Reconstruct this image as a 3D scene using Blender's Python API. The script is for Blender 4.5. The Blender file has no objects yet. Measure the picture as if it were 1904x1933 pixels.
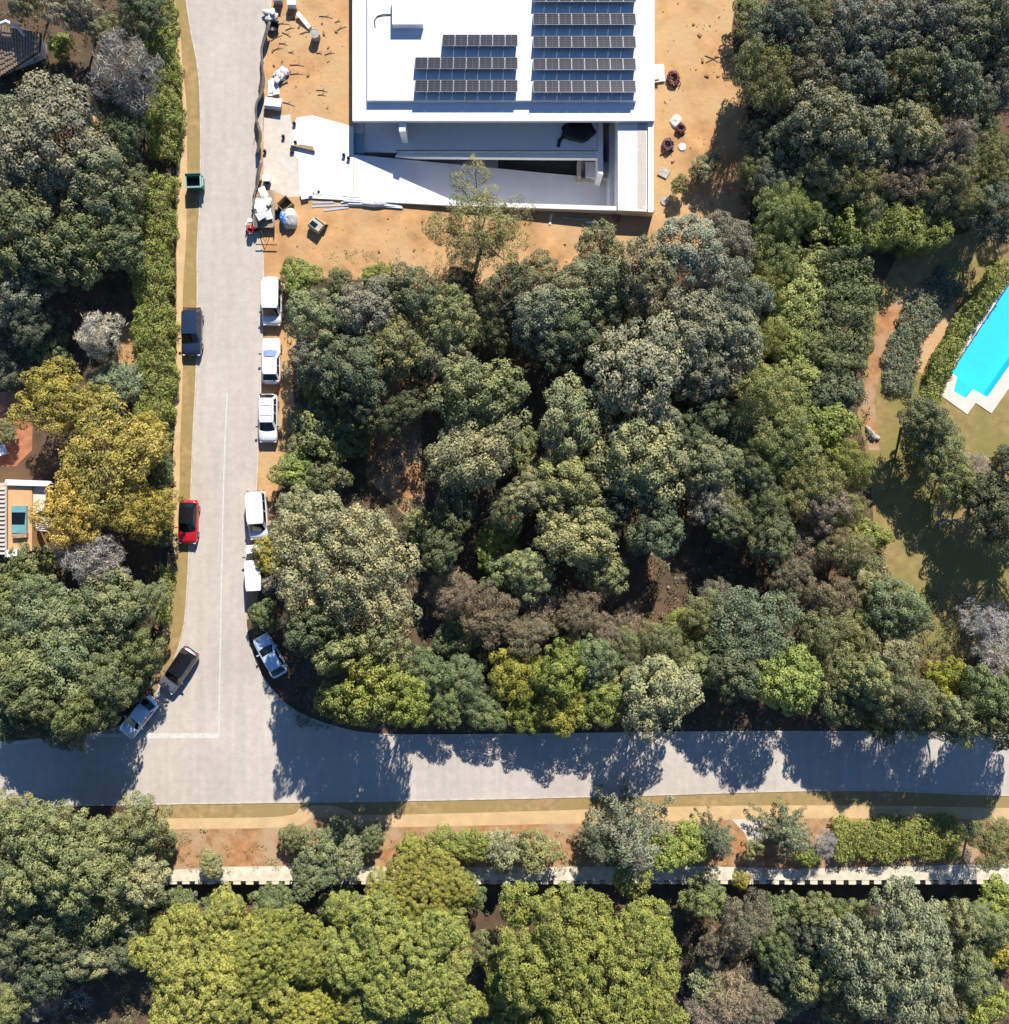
import bpy, math, random
import numpy as np
from mathutils import Vector, Matrix
from mathutils.geometry import tessellate_polygon

# ------------------------------------------------------------------ camera, sky, sun, exposure
H = 90.0                      # height of the camera over the road (m)
S = 1904 / 96.0               # measured picture units per metre at road level
sc = bpy.context.scene
cam_d = bpy.data.cameras.new('camera'); cam = bpy.data.objects.new('camera', cam_d)
sc.collection.objects.link(cam); sc.camera = cam
cam.location = (0, 0, H); cam.rotation_euler = (0, 0, 0)
cam_d.sensor_fit = 'HORIZONTAL'; cam_d.sensor_width = 36; cam_d.lens = 36 * H / 96.0
cam_d.clip_start = 1; cam_d.clip_end = 2000

SUN_EL, SUN_AZ = math.radians(39.5), math.radians(15)      # azimuth measured from +Y towards +X
sv = Vector((math.sin(SUN_AZ) * math.cos(SUN_EL), math.cos(SUN_AZ) * math.cos(SUN_EL), math.sin(SUN_EL)))
world = bpy.data.worlds.new('World'); sc.world = world; world.use_nodes = True
wn = world.node_tree.nodes; wn.clear()
sky = wn.new('ShaderNodeTexSky'); sky.sky_type = 'NISHITA'; sky.sun_disc = False
sky.sun_elevation = SUN_EL; sky.sun_rotation = SUN_AZ; sky.air_density = 1.0; sky.dust_density = 0.0; sky.ozone_density = 10.0
bg = wn.new('ShaderNodeBackground'); bg.inputs['Strength'].default_value = 0.09
wo = wn.new('ShaderNodeOutputWorld')
world.node_tree.links.new(sky.outputs[0], bg.inputs[0]); world.node_tree.links.new(bg.outputs[0], wo.inputs[0])
sun_d = bpy.data.lights.new('sun', 'SUN'); sun_d.energy = 5.0; sun_d.angle = math.radians(0.5); sun_d.color = (1.0, 0.95, 0.87)
sun = bpy.data.objects.new('sun', sun_d); sc.collection.objects.link(sun)
sun.rotation_euler = (-sv).to_track_quat('-Z', 'Y').to_euler(); sun.location = sv * 150
vs = sc.view_settings
vs.view_transform = 'Standard'; vs.look = 'None'; vs.gamma = 1; vs.use_curve_mapping = False; vs.exposure = 0.55
sc.cycles.max_bounces = 4; sc.cycles.diffuse_bounces = 2; sc.cycles.glossy_bounces = 2; sc.cycles.caustics_reflective = False; sc.cycles.caustics_refractive = False; sc.cycles.transparent_max_bounces = 8

rng = np.random.default_rng(11); random.seed(11)
C = sc.collection

def V(px, py, z=0.0):
    k = (H - z) / H
    return Vector(((px - 952) / S * k, (966.5 - py) / S * k, z))
def U(px, py, z=0.0):
    return V(px / 1.0084, py / 1.0084, z)

# ------------------------------------------------------------------ materials
M = {}
def pmat(name, col, rough=0.7, var=0.2, scale=2.0, detail=6, bump=0.0, bscale=None, metallic=0.0, coat=0.0, spec=0.4,
         col2=None, scale2=None, alpha_glass=False, coord='Object'):
    m = bpy.data.materials.new(name); m.use_nodes = True; nt = m.node_tree; n = nt.nodes; L = nt.links
    b = n['Principled BSDF']
    tc = n.new('ShaderNodeTexCoord')
    nz = n.new('ShaderNodeTexNoise'); nz.inputs['Scale'].default_value = scale; nz.inputs['Detail'].default_value = detail
    L.new(tc.outputs[coord], nz.inputs['Vector'])
    rp = n.new('ShaderNodeValToRGB')
    rp.color_ramp.elements[0].position = 0.3; rp.color_ramp.elements[1].position = 0.7
    lo = [max(0, c * (1 - var)) for c in col]; hi = [min(1, c * (1 + var)) for c in col]
    rp.color_ramp.elements[0].color = (*lo, 1); rp.color_ramp.elements[1].color = (*hi, 1)
    L.new(nz.outputs['Fac'], rp.inputs[0])
    out = rp.outputs[0]
    if col2 is not None:
        nz2 = n.new('ShaderNodeTexNoise'); nz2.inputs['Scale'].default_value = scale2 or 0.2; nz2.inputs['Detail'].default_value = 5
        L.new(tc.outputs[coord], nz2.inputs['Vector'])
        r2 = n.new('ShaderNodeValToRGB'); r2.color_ramp.elements[0].position = 0.42; r2.color_ramp.elements[1].position = 0.62
        L.new(nz2.outputs['Fac'], r2.inputs[0])
        mx = n.new('ShaderNodeMixRGB'); mx.inputs[2].default_value = (*col2, 1)
        L.new(r2.outputs[0], mx.inputs[0]); L.new(out, mx.inputs[1]); out = mx.outputs[0]
    L.new(out, b.inputs['Base Color'])
    b.inputs['Roughness'].default_value = rough; b.inputs['Metallic'].default_value = metallic
    b.inputs['Specular IOR Level'].default_value = spec
    b.inputs['Coat Weight'].default_value = coat; b.inputs['Coat Roughness'].default_value = 0.03
    if bump:
        bp = n.new('ShaderNodeBump'); bp.inputs['Strength'].default_value = bump; bp.inputs['Distance'].default_value = 0.05
        nb = n.new('ShaderNodeTexNoise'); nb.inputs['Scale'].default_value = bscale or scale * 4; nb.inputs['Detail'].default_value = 8
        L.new(tc.outputs[coord], nb.inputs['Vector']); L.new(nb.outputs['Fac'], bp.inputs['Height']); L.new(bp.outputs[0], b.inputs['Normal'])
    M[name] = m
    return m

pmat('forest_floor', (0.085, 0.062, 0.036), 0.9, 0.45, 0.8, bump=0.6, bscale=3, col2=(0.15, 0.085, 0.045), scale2=0.1)
pmat('site_soil', (0.50, 0.275, 0.115), 0.95, 0.3, 0.55, 9, bump=0.9, bscale=2.2, col2=(0.535, 0.345, 0.17), scale2=0.16)
pmat('slope_soil', (0.40, 0.20, 0.085), 0.95, 0.3, 1.2, 8, bump=0.9, bscale=2.5, col2=(0.42, 0.29, 0.17), scale2=0.3)
pmat('sand', (0.58, 0.40, 0.205), 0.95, 0.12, 0.8, 8, bump=0.4, bscale=5)
pmat('verge', (0.35, 0.235, 0.10), 0.95, 0.25, 1.5, 8, bump=0.6, bscale=8, col2=(0.31, 0.225, 0.085), scale2=0.3)
pmat('lawn', (0.31, 0.215, 0.085), 0.95, 0.3, 1.2, 8, bump=0.7, bscale=7, col2=(0.22, 0.195, 0.055), scale2=0.14)
pmat('pale_paving', (0.60, 0.53, 0.44), 0.85, 0.1, 1.5, bump=0.1)
pmat('white_concrete', (0.78, 0.76, 0.73), 0.8, 0.05, 0.7, bump=0.05)
pmat('white_render', (0.80, 0.80, 0.79), 0.75, 0.02, 2)
pmat('ramp_concrete', (0.66, 0.65, 0.66), 0.8, 0.06, 0.5)
pmat('beige_tile_and_shade', (0.52, 0.45, 0.38), 0.7, 0.08, 3)  # pier finish, also the painted shade of the terrace wall face
pmat('dark_floor', (0.02, 0.022, 0.025), 0.5, 0.3, 2)
pmat('roof_membrane', (0.74, 0.725, 0.70), 0.85, 0.06, 0.6, bump=0.05)
pmat('cell', (0.012, 0.012, 0.018), 0.25, 0.4, 30, spec=0.5)
pmat('alu', (0.62, 0.63, 0.65), 0.4, 0.08, 8, metallic=0.6)
pmat('panel_frame', (0.22, 0.22, 0.24), 0.4, 0.1, 8, metallic=0.5)
pmat('busbar', (0.10, 0.08, 0.075), 0.5, 0.2, 8)
pmat('dark_metal', (0.03, 0.03, 0.033), 0.5, 0.3, 6, metallic=0.3)
pmat('black_plastic', (0.015, 0.016, 0.018), 0.45, 0.4, 5, bump=0.3, bscale=4)
pmat('white_plastic', (0.78, 0.78, 0.80), 0.5, 0.08, 4)
pmat('foam_board', (0.75, 0.76, 0.78), 0.7, 0.08, 3)
pmat('white_bag', (0.60, 0.585, 0.56), 0.8, 0.15, 6, bump=0.4, bscale=9)
pmat('blue_sheet', (0.08, 0.23, 0.55), 0.5, 0.3, 3, bump=0.5, bscale=5)
pmat('plank', (0.36, 0.25, 0.15), 0.8, 0.3, 4)
pmat('grey_concrete', (0.36, 0.35, 0.33), 0.85, 0.12, 6)
pmat('net', (0.13, 0.115, 0.10), 0.9, 0.45, 4)
pmat('hose_red', (0.17, 0.05, 0.06), 0.5, 0.4, 12)
pmat('cable_purple', (0.16, 0.09, 0.12), 0.6, 0.4, 14)
pmat('red_paint', (0.50, 0.012, 0.02), 0.3, 0.06, 3, coat=0.8)
pmat('white_paint', (0.80, 0.80, 0.80), 0.35, 0.02, 3, coat=0.7)
pmat('silver_sky_paint', (0.66, 0.80, 0.92), 0.15, 0.02, 3, coat=1.0, metallic=0.35)  # silver with the blue of the reflected sky put into its base colour
pmat('sky_reflection_screen', (0.20, 0.27, 0.40), 0.15, 0.1, 2, spec=0.6)  # reflected sky painted as the windscreen's base colour
pmat('grey_paint', (0.20, 0.20, 0.225), 0.3, 0.05, 3, coat=1.0, metallic=0.4)
pmat('navy_paint', (0.03, 0.055, 0.10), 0.22, 0.05, 3, coat=1.0, metallic=0.4)
pmat('black_roof', (0.01, 0.011, 0.013), 0.12, 0.2, 3, coat=1.0)
pmat('glass_dark', (0.008, 0.011, 0.013), 0.05, 0.2, 3, coat=0.0, spec=0.6)
pmat('tyre', (0.02, 0.02, 0.02), 0.85, 0.2, 8)
pmat('rim', (0.45, 0.45, 0.47), 0.35, 0.1, 8, metallic=0.8)
pmat('lamp_glass', (0.75, 0.77, 0.8), 0.1, 0.05, 6, coat=0.5)
pmat('tail_red', (0.35, 0.01, 0.01), 0.2, 0.1, 6, coat=0.5)
pmat('number_plate', (0.7, 0.7, 0.66), 0.5, 0.05, 6)
pmat('bin_green', (0.025, 0.13, 0.085), 0.45, 0.25, 3)
pmat('bin_rim', (0.30, 0.46, 0.40), 0.5, 0.15, 3)
pmat('line_white', (0.61, 0.575, 0.52), 0.8, 0.14, 2.5)
pmat('kerb', (0.54, 0.48, 0.41), 0.85, 0.2, 2)
pmat('crib_block', (0.66, 0.58, 0.44), 0.9, 0.2, 1.6, bump=0.4, bscale=9)
pmat('wall_core', (0.10, 0.075, 0.05), 0.95, 0.3, 2)
pmat('terracotta', (0.42, 0.17, 0.08), 0.85, 0.25, 1.5)
pmat('peach_render', (0.62, 0.36, 0.17), 0.85, 0.05, 1.5)
pmat('roof_tile', (0.40, 0.29, 0.20), 0.85, 0.4, 2.2)
pmat('slat', (0.62, 0.57, 0.52), 0.7, 0.1, 3)
pmat('pool_tile', (0.035, 0.62, 0.78), 0.5, 0.04, 3)
pmat('coping', (0.70, 0.60, 0.51), 0.8, 0.06, 2)
pmat('stone', (0.42, 0.39, 0.33), 0.9, 0.25, 3, bump=0.6)
pmat('bark', (0.16, 0.12, 0.085), 0.9, 0.4, 6, bump=0.6, bscale=14)
pmat('pale_bark', (0.42, 0.37, 0.32), 0.9, 0.3, 6, bump=0.4, bscale=14)
pmat('teal_glass', (0.16, 0.36, 0.36), 0.1, 0.1, 2, spec=0.6)
pmat('pink_bag', (0.35, 0.13, 0.15), 0.8, 0.2, 5)
pmat('clod', (0.33, 0.19, 0.09), 0.95, 0.4, 3)

def road_mat():
    m = bpy.data.materials.new('road_paving'); m.use_nodes = True; nt = m.node_tree; n = nt.nodes; L = nt.links
    b = n['Principled BSDF']; tc = n.new('ShaderNodeTexCoord')
    br = n.new('ShaderNodeTexBrick'); br.inputs['Scale'].default_value = 1.0
    br.inputs['Brick Width'].default_value = 0.22; br.inputs['Row Height'].default_value = 0.11; br.inputs['Mortar Size'].default_value = 0.008
    br.inputs['Color1'].default_value = (0.56, 0.495, 0.425, 1); br.inputs['Color2'].default_value = (0.52, 0.46, 0.395, 1); br.inputs['Mortar'].default_value = (0.40, 0.35, 0.30, 1)
    L.new(tc.outputs['Object'], br.inputs['Vector'])
    def noise(sc_, det, a, bb, lo, hi, stretch=None):
        nz = n.new('ShaderNodeTexNoise'); nz.inputs['Scale'].default_value = sc_; nz.inputs['Detail'].default_value = det
        if stretch:
            mp = n.new('ShaderNodeMapping'); mp.inputs['Scale'].default_value = stretch
            L.new(tc.outputs['Object'], mp.inputs[0]); L.new(mp.outputs[0], nz.inputs['Vector'])
        else: L.new(tc.outputs['Object'], nz.inputs['Vector'])
        r = n.new('ShaderNodeMapRange'); r.inputs[1].default_value = a; r.inputs[2].default_value = bb; r.inputs[3].default_value = lo; r.inputs[4].default_value = hi
        L.new(nz.outputs['Fac'], r.inputs[0]); return r.outputs[0]
    f1 = noise(0.12, 6, 0.3, 0.7, 0.90, 1.08); f2 = noise(1.3, 6, 0.3, 0.7, 0.93, 1.06); f3 = noise(0.5, 4, 0.35, 0.65, 0.95, 1.04, (3, 0.25, 1))
    cur = br.outputs['Color']
    for f in (f1, f2, f3):
        mx = n.new('ShaderNodeMixRGB'); mx.blend_type = 'MULTIPLY'; mx.inputs[0].default_value = 1
        L.new(cur, mx.inputs[1]); L.new(f, mx.inputs[2]); cur = mx.outputs[0]
    L.new(cur, b.inputs['Base Color']); b.inputs['Roughness'].default_value = 0.85; b.inputs['Specular IOR Level'].default_value = 0.2
    bp = n.new('ShaderNodeBump'); bp.inputs['Strength'].default_value = 0.35; bp.inputs['Distance'].default_value = 0.01; bp.invert = True
    L.new(br.outputs['Fac'], bp.inputs['Height']); L.new(bp.outputs[0], b.inputs['Normal'])
    M['road_paving'] = m
road_mat()

def water_mat():
    m = bpy.data.materials.new('pool_water'); m.use_nodes = True; nt = m.node_tree; n = nt.nodes; L = nt.links; n.clear()
    o = n.new('ShaderNodeOutputMaterial'); mix = n.new('ShaderNodeMixShader'); fr = n.new('ShaderNodeLayerWeight'); fr.inputs['Blend'].default_value = 0.08
    t = n.new('ShaderNodeBsdfTransparent'); t.inputs[0].default_value = (0.94, 0.99, 1.0, 1)
    g = n.new('ShaderNodeBsdfGlossy'); g.inputs['Roughness'].default_value = 0.05
    tc = n.new('ShaderNodeTexCoord'); nz = n.new('ShaderNodeTexNoise'); nz.inputs['Scale'].default_value = 1.6; nz.inputs['Detail'].default_value = 4
    bp = n.new('ShaderNodeBump'); bp.inputs['Strength'].default_value = 0.05; bp.inputs['Distance'].default_value = 0.05
    L.new(tc.outputs['Object'], nz.inputs['Vector']); L.new(nz.outputs['Fac'], bp.inputs['Height'])
    L.new(bp.outputs[0], g.inputs['Normal']); L.new(bp.outputs[0], fr.inputs['Normal'])
    L.new(fr.outputs['Facing'], mix.inputs[0]); L.new(t.outputs[0], mix.inputs[1]); L.new(g.outputs[0], mix.inputs[2]); L.new(mix.outputs[0], o.inputs[0])
    M['pool_water'] = m
water_mat()
def clear_glass():
    m = bpy.data.materials.new('clear_glass'); m.use_nodes = True; nt = m.node_tree; n = nt.nodes; L = nt.links; n.clear()
    o = n.new('ShaderNodeOutputMaterial'); mix = n.new('ShaderNodeMixShader'); mix.inputs[0].default_value = 0.12
    t = n.new('ShaderNodeBsdfTransparent'); t.inputs[0].default_value = (0.86, 0.93, 0.92, 1); g = n.new('ShaderNodeBsdfGlossy'); g.inputs['Roughness'].default_value = 0.03
    L.new(t.outputs[0], mix.inputs[1]); L.new(g.outputs[0], mix.inputs[2]); L.new(mix.outputs[0], o.inputs[0]); M['clear_glass'] = m
clear_glass()

def leaf_mat(name, trans=0.22, rough=0.55, spec=0.25):
    m = bpy.data.materials.new(name); m.use_nodes = True; nt = m.node_tree; n = nt.nodes; L = nt.links
    b = n['Principled BSDF']; o = n['Material Output']
    oi = n.new('ShaderNodeObjectInfo'); at = n.new('ShaderNodeAttribute'); at.attribute_name = 'tint'
    rp = n.new('ShaderNodeValToRGB')
    rp.color_ramp.elements[0].position = 0.0; rp.color_ramp.elements[0].color = (0.52, 0.60, 0.62, 1)
    e = rp.color_ramp.elements.new(0.5); e.color = (1, 1, 1, 1)
    rp.color_ramp.elements[-1].position = 1.0; rp.color_ramp.elements[-1].color = (1.55, 1.40, 1.18, 1)
    L.new(at.outputs['Fac'], rp.inputs[0])
    mx = n.new('ShaderNodeMixRGB'); mx.blend_type = 'MULTIPLY'; mx.inputs[0].default_value = 1
    L.new(oi.outputs['Color'], mx.inputs[1]); L.new(rp.outputs[0], mx.inputs[2])
    L.new(mx.outputs[0], b.inputs['Base Color']); b.inputs['Roughness'].default_value = rough; b.inputs['Specular IOR Level'].default_value = spec
    tr = n.new('ShaderNodeBsdfTranslucent'); L.new(mx.outputs[0], tr.inputs[0])
    ms = n.new('ShaderNodeMixShader'); ms.inputs[0].default_value = trans
    L.new(b.outputs[0], ms.inputs[1]); L.new(tr.outputs[0], ms.inputs[2]); L.new(ms.outputs[0], o.inputs[0])
    M[name] = m
leaf_mat('foliage', 0.13); leaf_mat('twigs', 0.0, 0.9, 0.1)

# ------------------------------------------------------------------ object helpers
def tag(o, label=None, cat=None, group=None, kind=None):
    if label: o['label'] = label
    if cat: o['category'] = cat
    if group: o['group'] = group
    if kind: o['kind'] = kind
    return o
def thing(name, label, cat, loc=(0, 0, 0), rz=0.0, group=None):
    o = bpy.data.objects.new(name, None); C.objects.link(o); o.empty_display_size = 0.3
    o.location = loc; o.rotation_euler = (0, 0, rz)
    return tag(o, label, cat, group)
class MB:
    def __init__(s): s.v = []; s.f = []
    def add(s, vs_, fs):
        k = len(s.v); s.v += [tuple(p) for p in vs_]; s.f += [tuple(i + k for i in f) for f in fs]; return s
    def box(s, x0, x1, y0, y1, z0, z1):
        return s.add([(x0, y0, z0), (x1, y0, z0), (x1, y1, z0), (x0, y1, z0), (x0, y0, z1), (x1, y0, z1), (x1, y1, z1), (x0, y1, z1)],
                     [(3, 2, 1, 0), (4, 5, 6, 7), (0, 1, 5, 4), (1, 2, 6, 5), (2, 3, 7, 6), (3, 0, 4, 7)])
    def obox(s, c, sx, sy, sz, rz=0.0, rx=0.0, ry=0.0):
        m = Matrix.Translation(c) @ Matrix.Rotation(rz, 4, 'Z') @ Matrix.Rotation(ry, 4, 'Y') @ Matrix.Rotation(rx, 4, 'X')
        t = MB().box(-sx / 2, sx / 2, -sy / 2, sy / 2, -sz / 2, sz / 2)
        return s.add([m @ Vector(p) for p in t.v], t.f)
    def prism(s, poly, z0, z1):
        """poly: list of (x, y); z0, z1 numbers or per-vertex lists"""
        n = len(poly); a = sum(poly[i][0] * poly[(i + 1) % n][1] - poly[(i + 1) % n][0] * poly[i][1] for i in range(n))
        zz0 = z0 if isinstance(z0, (list, tuple)) else [z0] * n; zz1 = z1 if isinstance(z1, (list, tuple)) else [z1] * n
        idx = list(range(n)) if a > 0 else list(range(n))[::-1]
        poly = [poly[i] for i in idx]; zz0 = [zz0[i] for i in idx]; zz1 = [zz1[i] for i in idx]
        vs_ = [(p[0], p[1], z) for p, z in zip(poly, zz0)] + [(p[0], p[1], z) for p, z in zip(poly, zz1)]
        fs = [(i, (i + 1) % n, n + (i + 1) % n, n + i) for i in range(n)]
        tr = tessellate_polygon([[Vector((p[0], p[1], 0)) for p in poly]])
        for t in tr:
            A, B, Cc = [Vector(poly[i]) for i in t]
            if (B - A).cross(Cc - A) < 0: t = t[::-1]
            fs.append(tuple(n + i for i in t)); fs.append(tuple(t[::-1]))
        return s.add(vs_, fs)
    def tube(s, pts, rad, n=6, cap=True):
        pts = [Vector(p) for p in pts]; k = len(pts)
        if not isinstance(rad, (list, tuple)): rad = [rad] * k
        vs_ = []
        for i, p in enumerate(pts):
            d = (pts[min(i + 1, k - 1)] - pts[max(i - 1, 0)])
            d = d.normalized() if d.length > 1e-6 else Vector((0, 0, 1))
            a = d.orthogonal().normalized() if i == 0 else (a - d * a.dot(d)).normalized()
            b = d.cross(a)
            for j in range(n):
                t = 2 * math.pi * j / n; vs_.append(p + (a * math.cos(t) + b * math.sin(t)) * rad[i])
        fs = [(i * n + j, i * n + (j + 1) % n, (i + 1) * n + (j + 1) % n, (i + 1) * n + j) for i in range(k - 1) for j in range(n)]
        if cap: fs += [tuple(range(n))[::-1], tuple((k - 1) * n + j for j in range(n))]
        return s.add(vs_, fs)
    def lathe(s, prof, c=(0, 0, 0), n=14, axis='Z'):
        c = Vector(c); vs_ = []; k = len(prof)
        for r, z in prof:
            for j in range(n):
                t = 2 * math.pi * j / n
                p = Vector((r * math.cos(t), r * math.sin(t), z)) if axis == 'Z' else Vector((r * math.cos(t), z, r * math.sin(t)))
                vs_.append(c + p)
        fs = [(i * n + j, i * n + (j + 1) % n, (i + 1) * n + (j + 1) % n, (i + 1) * n + j) for i in range(k - 1) for j in range(n)]
        fs += [tuple(range(n))[::-1], tuple((k - 1) * n + j for j in range(n))]
        return s.add(vs_, fs)
    def mesh(s, name, off=None):
        me = bpy.data.meshes.new(name)
        v = [(p[0] - off[0], p[1] - off[1], p[2] - off[2]) for p in s.v] if off is not None else s.v
        me.from_pydata(v, [], s.f); me.update(); return me
    def build(s, name, mat, parent=None, smooth=False, world=False, bevel=0.0):
        me = s.mesh(name, parent.location if (world and parent) else None)
        o = bpy.data.objects.new(name, me); C.objects.link(o); me.materials.append(M[mat])
        if smooth: me.polygons.foreach_set('use_smooth', [True] * len(me.polygons))
        if bevel:
            b = o.modifiers.new('bevel', 'BEVEL'); b.width = bevel; b.segments = 2; b.limit_method = 'ANGLE'
        if parent: o.parent = parent
        return o
def xy(p): return (p[0], p[1])
def VP(pts, z=0.0): return [xy(V(a, b, z)) for a, b in pts]
def smooth_line(pts, step=0.5):
    pts = [Vector((p[0], p[1], 0)) for p in pts]; out = []
    for i in range(len(pts) - 1):
        p0 = pts[max(i - 1, 0)]; p1 = pts[i]; p2 = pts[i + 1]; p3 = pts[min(i + 2, len(pts) - 1)]
        n = max(1, int((p2 - p1).length / step))
        for k in range(n):
            t = k / n; t2 = t * t; t3 = t2 * t
            out.append(0.5 * ((2 * p1) + (-p0 + p2) * t + (2 * p0 - 5 * p1 + 4 * p2 - p3) * t2 + (-p0 + 3 * p1 - 3 * p2 + p3) * t3))
    out.append(pts[-1]); return [(p.x, p.y) for p in out]
def sheet(name, outer, z, mat, holes=(), label=None, kind='structure', wob=0.0):
    loops = [[Vector((p[0], p[1], 0)) for p in outer]] + [[Vector((p[0], p[1], 0)) for p in h] for h in holes]
    tr = tessellate_polygon(loops); flat = [p for l in loops for p in l]
    vs_ = [(p.x, p.y, z) for p in flat]; fs = []
    for t in tr:
        a, b, c = [flat[i] for i in t]
        if (b - a).cross(c - a).z < 0: t = t[::-1]
        fs.append(tuple(t))
    o = MB().add(vs_, fs).build(name, mat)
    return tag(o, label, None, None, kind)

# ------------------------------------------------------------------ ground and road
WALL_Y = V(0, 1652).y              # line of the block retaining wall
LOW = -2.6
PIT = VP([(668, -120), (668, 371), (1165, 397), (1165, -120)])
POOL = [xy(U(*p)) for p in ((1808, 709), (1821, 718), (1814, 745), (1837, 758), (1850, 741), (1878, 756), (2050, 510), (1965, 470))]
big = [(-400, 400), (400, 400), (400, WALL_Y), (-400, WALL_Y)]
g = MB()
loops = [[Vector((*p, 0)) for p in big], [Vector((*p, 0)) for p in PIT], [Vector((*p, 0)) for p in POOL]]
flat = [p for l in loops for p in l]; fs = []
for t in tessellate_polygon(loops):
    a, b, c = [flat[i] for i in t]; fs.append(tuple(t if (b - a).cross(c - a).z > 0 else t[::-1]))
g.add([(p.x, p.y, 0) for p in flat], fs)
g.add([(-400, WALL_Y, 0), (400, WALL_Y, 0), (400, WALL_Y, LOW), (-400, WALL_Y, LOW)], [(3, 2, 1, 0)])
g.add([(-400, WALL_Y, LOW), (400, WALL_Y, LOW), (400, -400, LOW - 1), (-400, -400, LOW - 1)], [(3, 2, 1, 0)])
tag(g.build('ground', 'forest_floor'), None, None, None, 'structure')

road_left = [(335, -320), (345, -60), (353, 0), (362, 60), (372, 110), (378, 160), (380, 220), (380, 330), (378, 400), (374, 470), (374, 560), (372, 700), (366, 820), (362, 930), (358, 1050), (352, 1150), (345, 1200), (322, 1265), (285, 1322), (230, 1370), (150, 1390), (0, 1402), (-400, 1412)]
road_right = [(520, -320), (518, -60), (512, 0), (505, 40), (497, 110), (495, 200), (490, 290), (486, 380), (487, 440), (494, 480), (496, 520), (492, 700), (486, 830), (482, 930), (468, 1040), (463, 1150), (466, 1200), (480, 1250), (510, 1300), (560, 1345), (640, 1375), (720, 1387), (900, 1388), (1300, 1383), (1600, 1382), (1904, 1385), (2400, 1392)]
road_south = [(-400, 1534), (0, 1523), (240, 1517), (600, 1512), (900, 1507), (1200, 1500), (1600, 1490), (1904, 1500), (2400, 1512)]
rl, rr, rs = [smooth_line(VP(p), 1.0) for p in (road_left, road_right, road_south)]
sheet('road', rl[::-1] + rr + rs[::-1], 0.016, 'road_paving')

def strip(name, line, w, h, z, mat, side=0.0):
    """swept band of width w and height h on a line"""
    m = MB(); pts = [Vector((*p, 0)) for p in line]; n = len(pts); vs_ = []
    for i, p in enumerate(pts):
        d = (pts[min(i + 1, n - 1)] - pts[max(i - 1, 0)]).normalized(); nn = Vector((-d.y, d.x, 0))
        a = p + nn * (side + w / 2); b = p + nn * (side - w / 2)
        vs_ += [(a.x, a.y, z), (a.x, a.y, z + h), (b.x, b.y, z + h), (b.x, b.y, z)]
    fs = [(4 * i + 1, 4 * i + 2, 4 * i + 6, 4 * i + 5) for i in range(n - 1)] + [(4 * i, 4 * i + 1, 4 * i + 5, 4 * i + 4) for i in range(n - 1)] + [(4 * i + 2, 4 * i + 3, 4 * i + 7, 4 * i + 6) for i in range(n - 1)]
    m.add(vs_, [f[::-1] for f in fs]); o = m.build(name, mat); return tag(o, None, None, None, 'structure')
strip('kerb', rl, 0.12, 0.06, 0.0, 'kerb', -0.07); strip('kerb', rr, 0.12, 0.06, 0.0, 'kerb', 0.07); strip('kerb', rs, 0.12, 0.06, 0.0, 'kerb', -0.07)

# road markings
strip('road_marking', smooth_line(VP([(429, 742), (424, 850), (421, 960), (417, 1150), (413, 1386)])), 0.12, 0.004, 0.017, 'line_white')
sheet('road_marking', VP([(262, 1384), (413, 1384), (413, 1393), (258, 1394)]), 0.0225, 'line_white')
strip('road_marking', smooth_line(VP([(258, 1389), (180, 1388), (120, 1392), (0, 1404)])), 0.3, 0.004, 0.017, 'line_white')

# verges, sandy footpaths, soil
path_r = [(312, -320), (322, -60), (330, 0), (340, 60), (346, 140), (352, 200), (353, 330), (351, 450), (345, 560), (345, 700), (340, 840), (338, 950), (333, 1060), (325, 1150), (305, 1240), (285, 1300)]
path_l = [(298, -320), (308, -60), (318, 0), (328, 80), (340, 150), (344, 220), (334, 300), (331, 400), (333, 500), (333, 560), (331, 700), (327, 850), (325, 950), (316, 1060), (312, 1150), (298, 1240), (278, 1300)]
pr, pl = smooth_line(VP(path_r)), smooth_line(VP(path_l))
rl_part = [p for p in rl if p[1] > V(0, 1310).y]
sheet('grass_verge', pr[::-1] + rl_part, 0.008, 'verge')
sheet('footpath', pl[::-1] + pr, 0.012, 'sand')
vs_b = smooth_line(VP([(225, 1548), (300, 1545), (530, 1541), (570, 1524), (620, 1520), (660, 1530), (700, 1538), (1000, 1531), (1300, 1522), (1600, 1520), (1904, 1525), (2150, 1528)]))
ps_b = smooth_line(VP([(225, 1566), (300, 1565), (540, 1561), (590, 1543), (640, 1547), (690, 1561), (1000, 1556), (1200, 1552), (1500, 1545), (1904, 1546), (2150, 1548)]))
rs_part = [p for p in rs if p[0] > V(225, 0).x]
sheet('grass_verge', rs_part + vs_b[::-1], 0.008, 'verge')
sheet('footpath', vs_b + ps_b[::-1], 0.012, 'sand')
sheet('bare_slope', ps_b + VP([(2150, 1640), (225, 1640)]), 0.006, 'slope_soil')
sheet('gravel_ledge', VP([(290, 1643), (420, 1636), (600, 1634), (900, 1637), (1300, 1634), (1500, 1640), (1904, 1630), (2150, 1632), (2150, 1660), (290, 1663)]), 0.012, 'crib_block')
sheet('pale_pad', VP([(1380, 1546), (1450, 1546), (1448, 1554), (1438, 1562), (1440, 1584), (1426, 1596), (1412, 1592), (1405, 1572)]), 0.018, 'pale_paving')
sheet('dirt_shoulder', VP([(488, 470), (540, 480), (545, 560), (560, 640), (552, 720), (560, 820), (530, 900), (515, 960), (500, 1060), (480, 1160), (466, 1170), (466, 1040), (482, 930), (486, 830), (492, 700), (496, 520)]), 0.006, 'site_soil')
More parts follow.
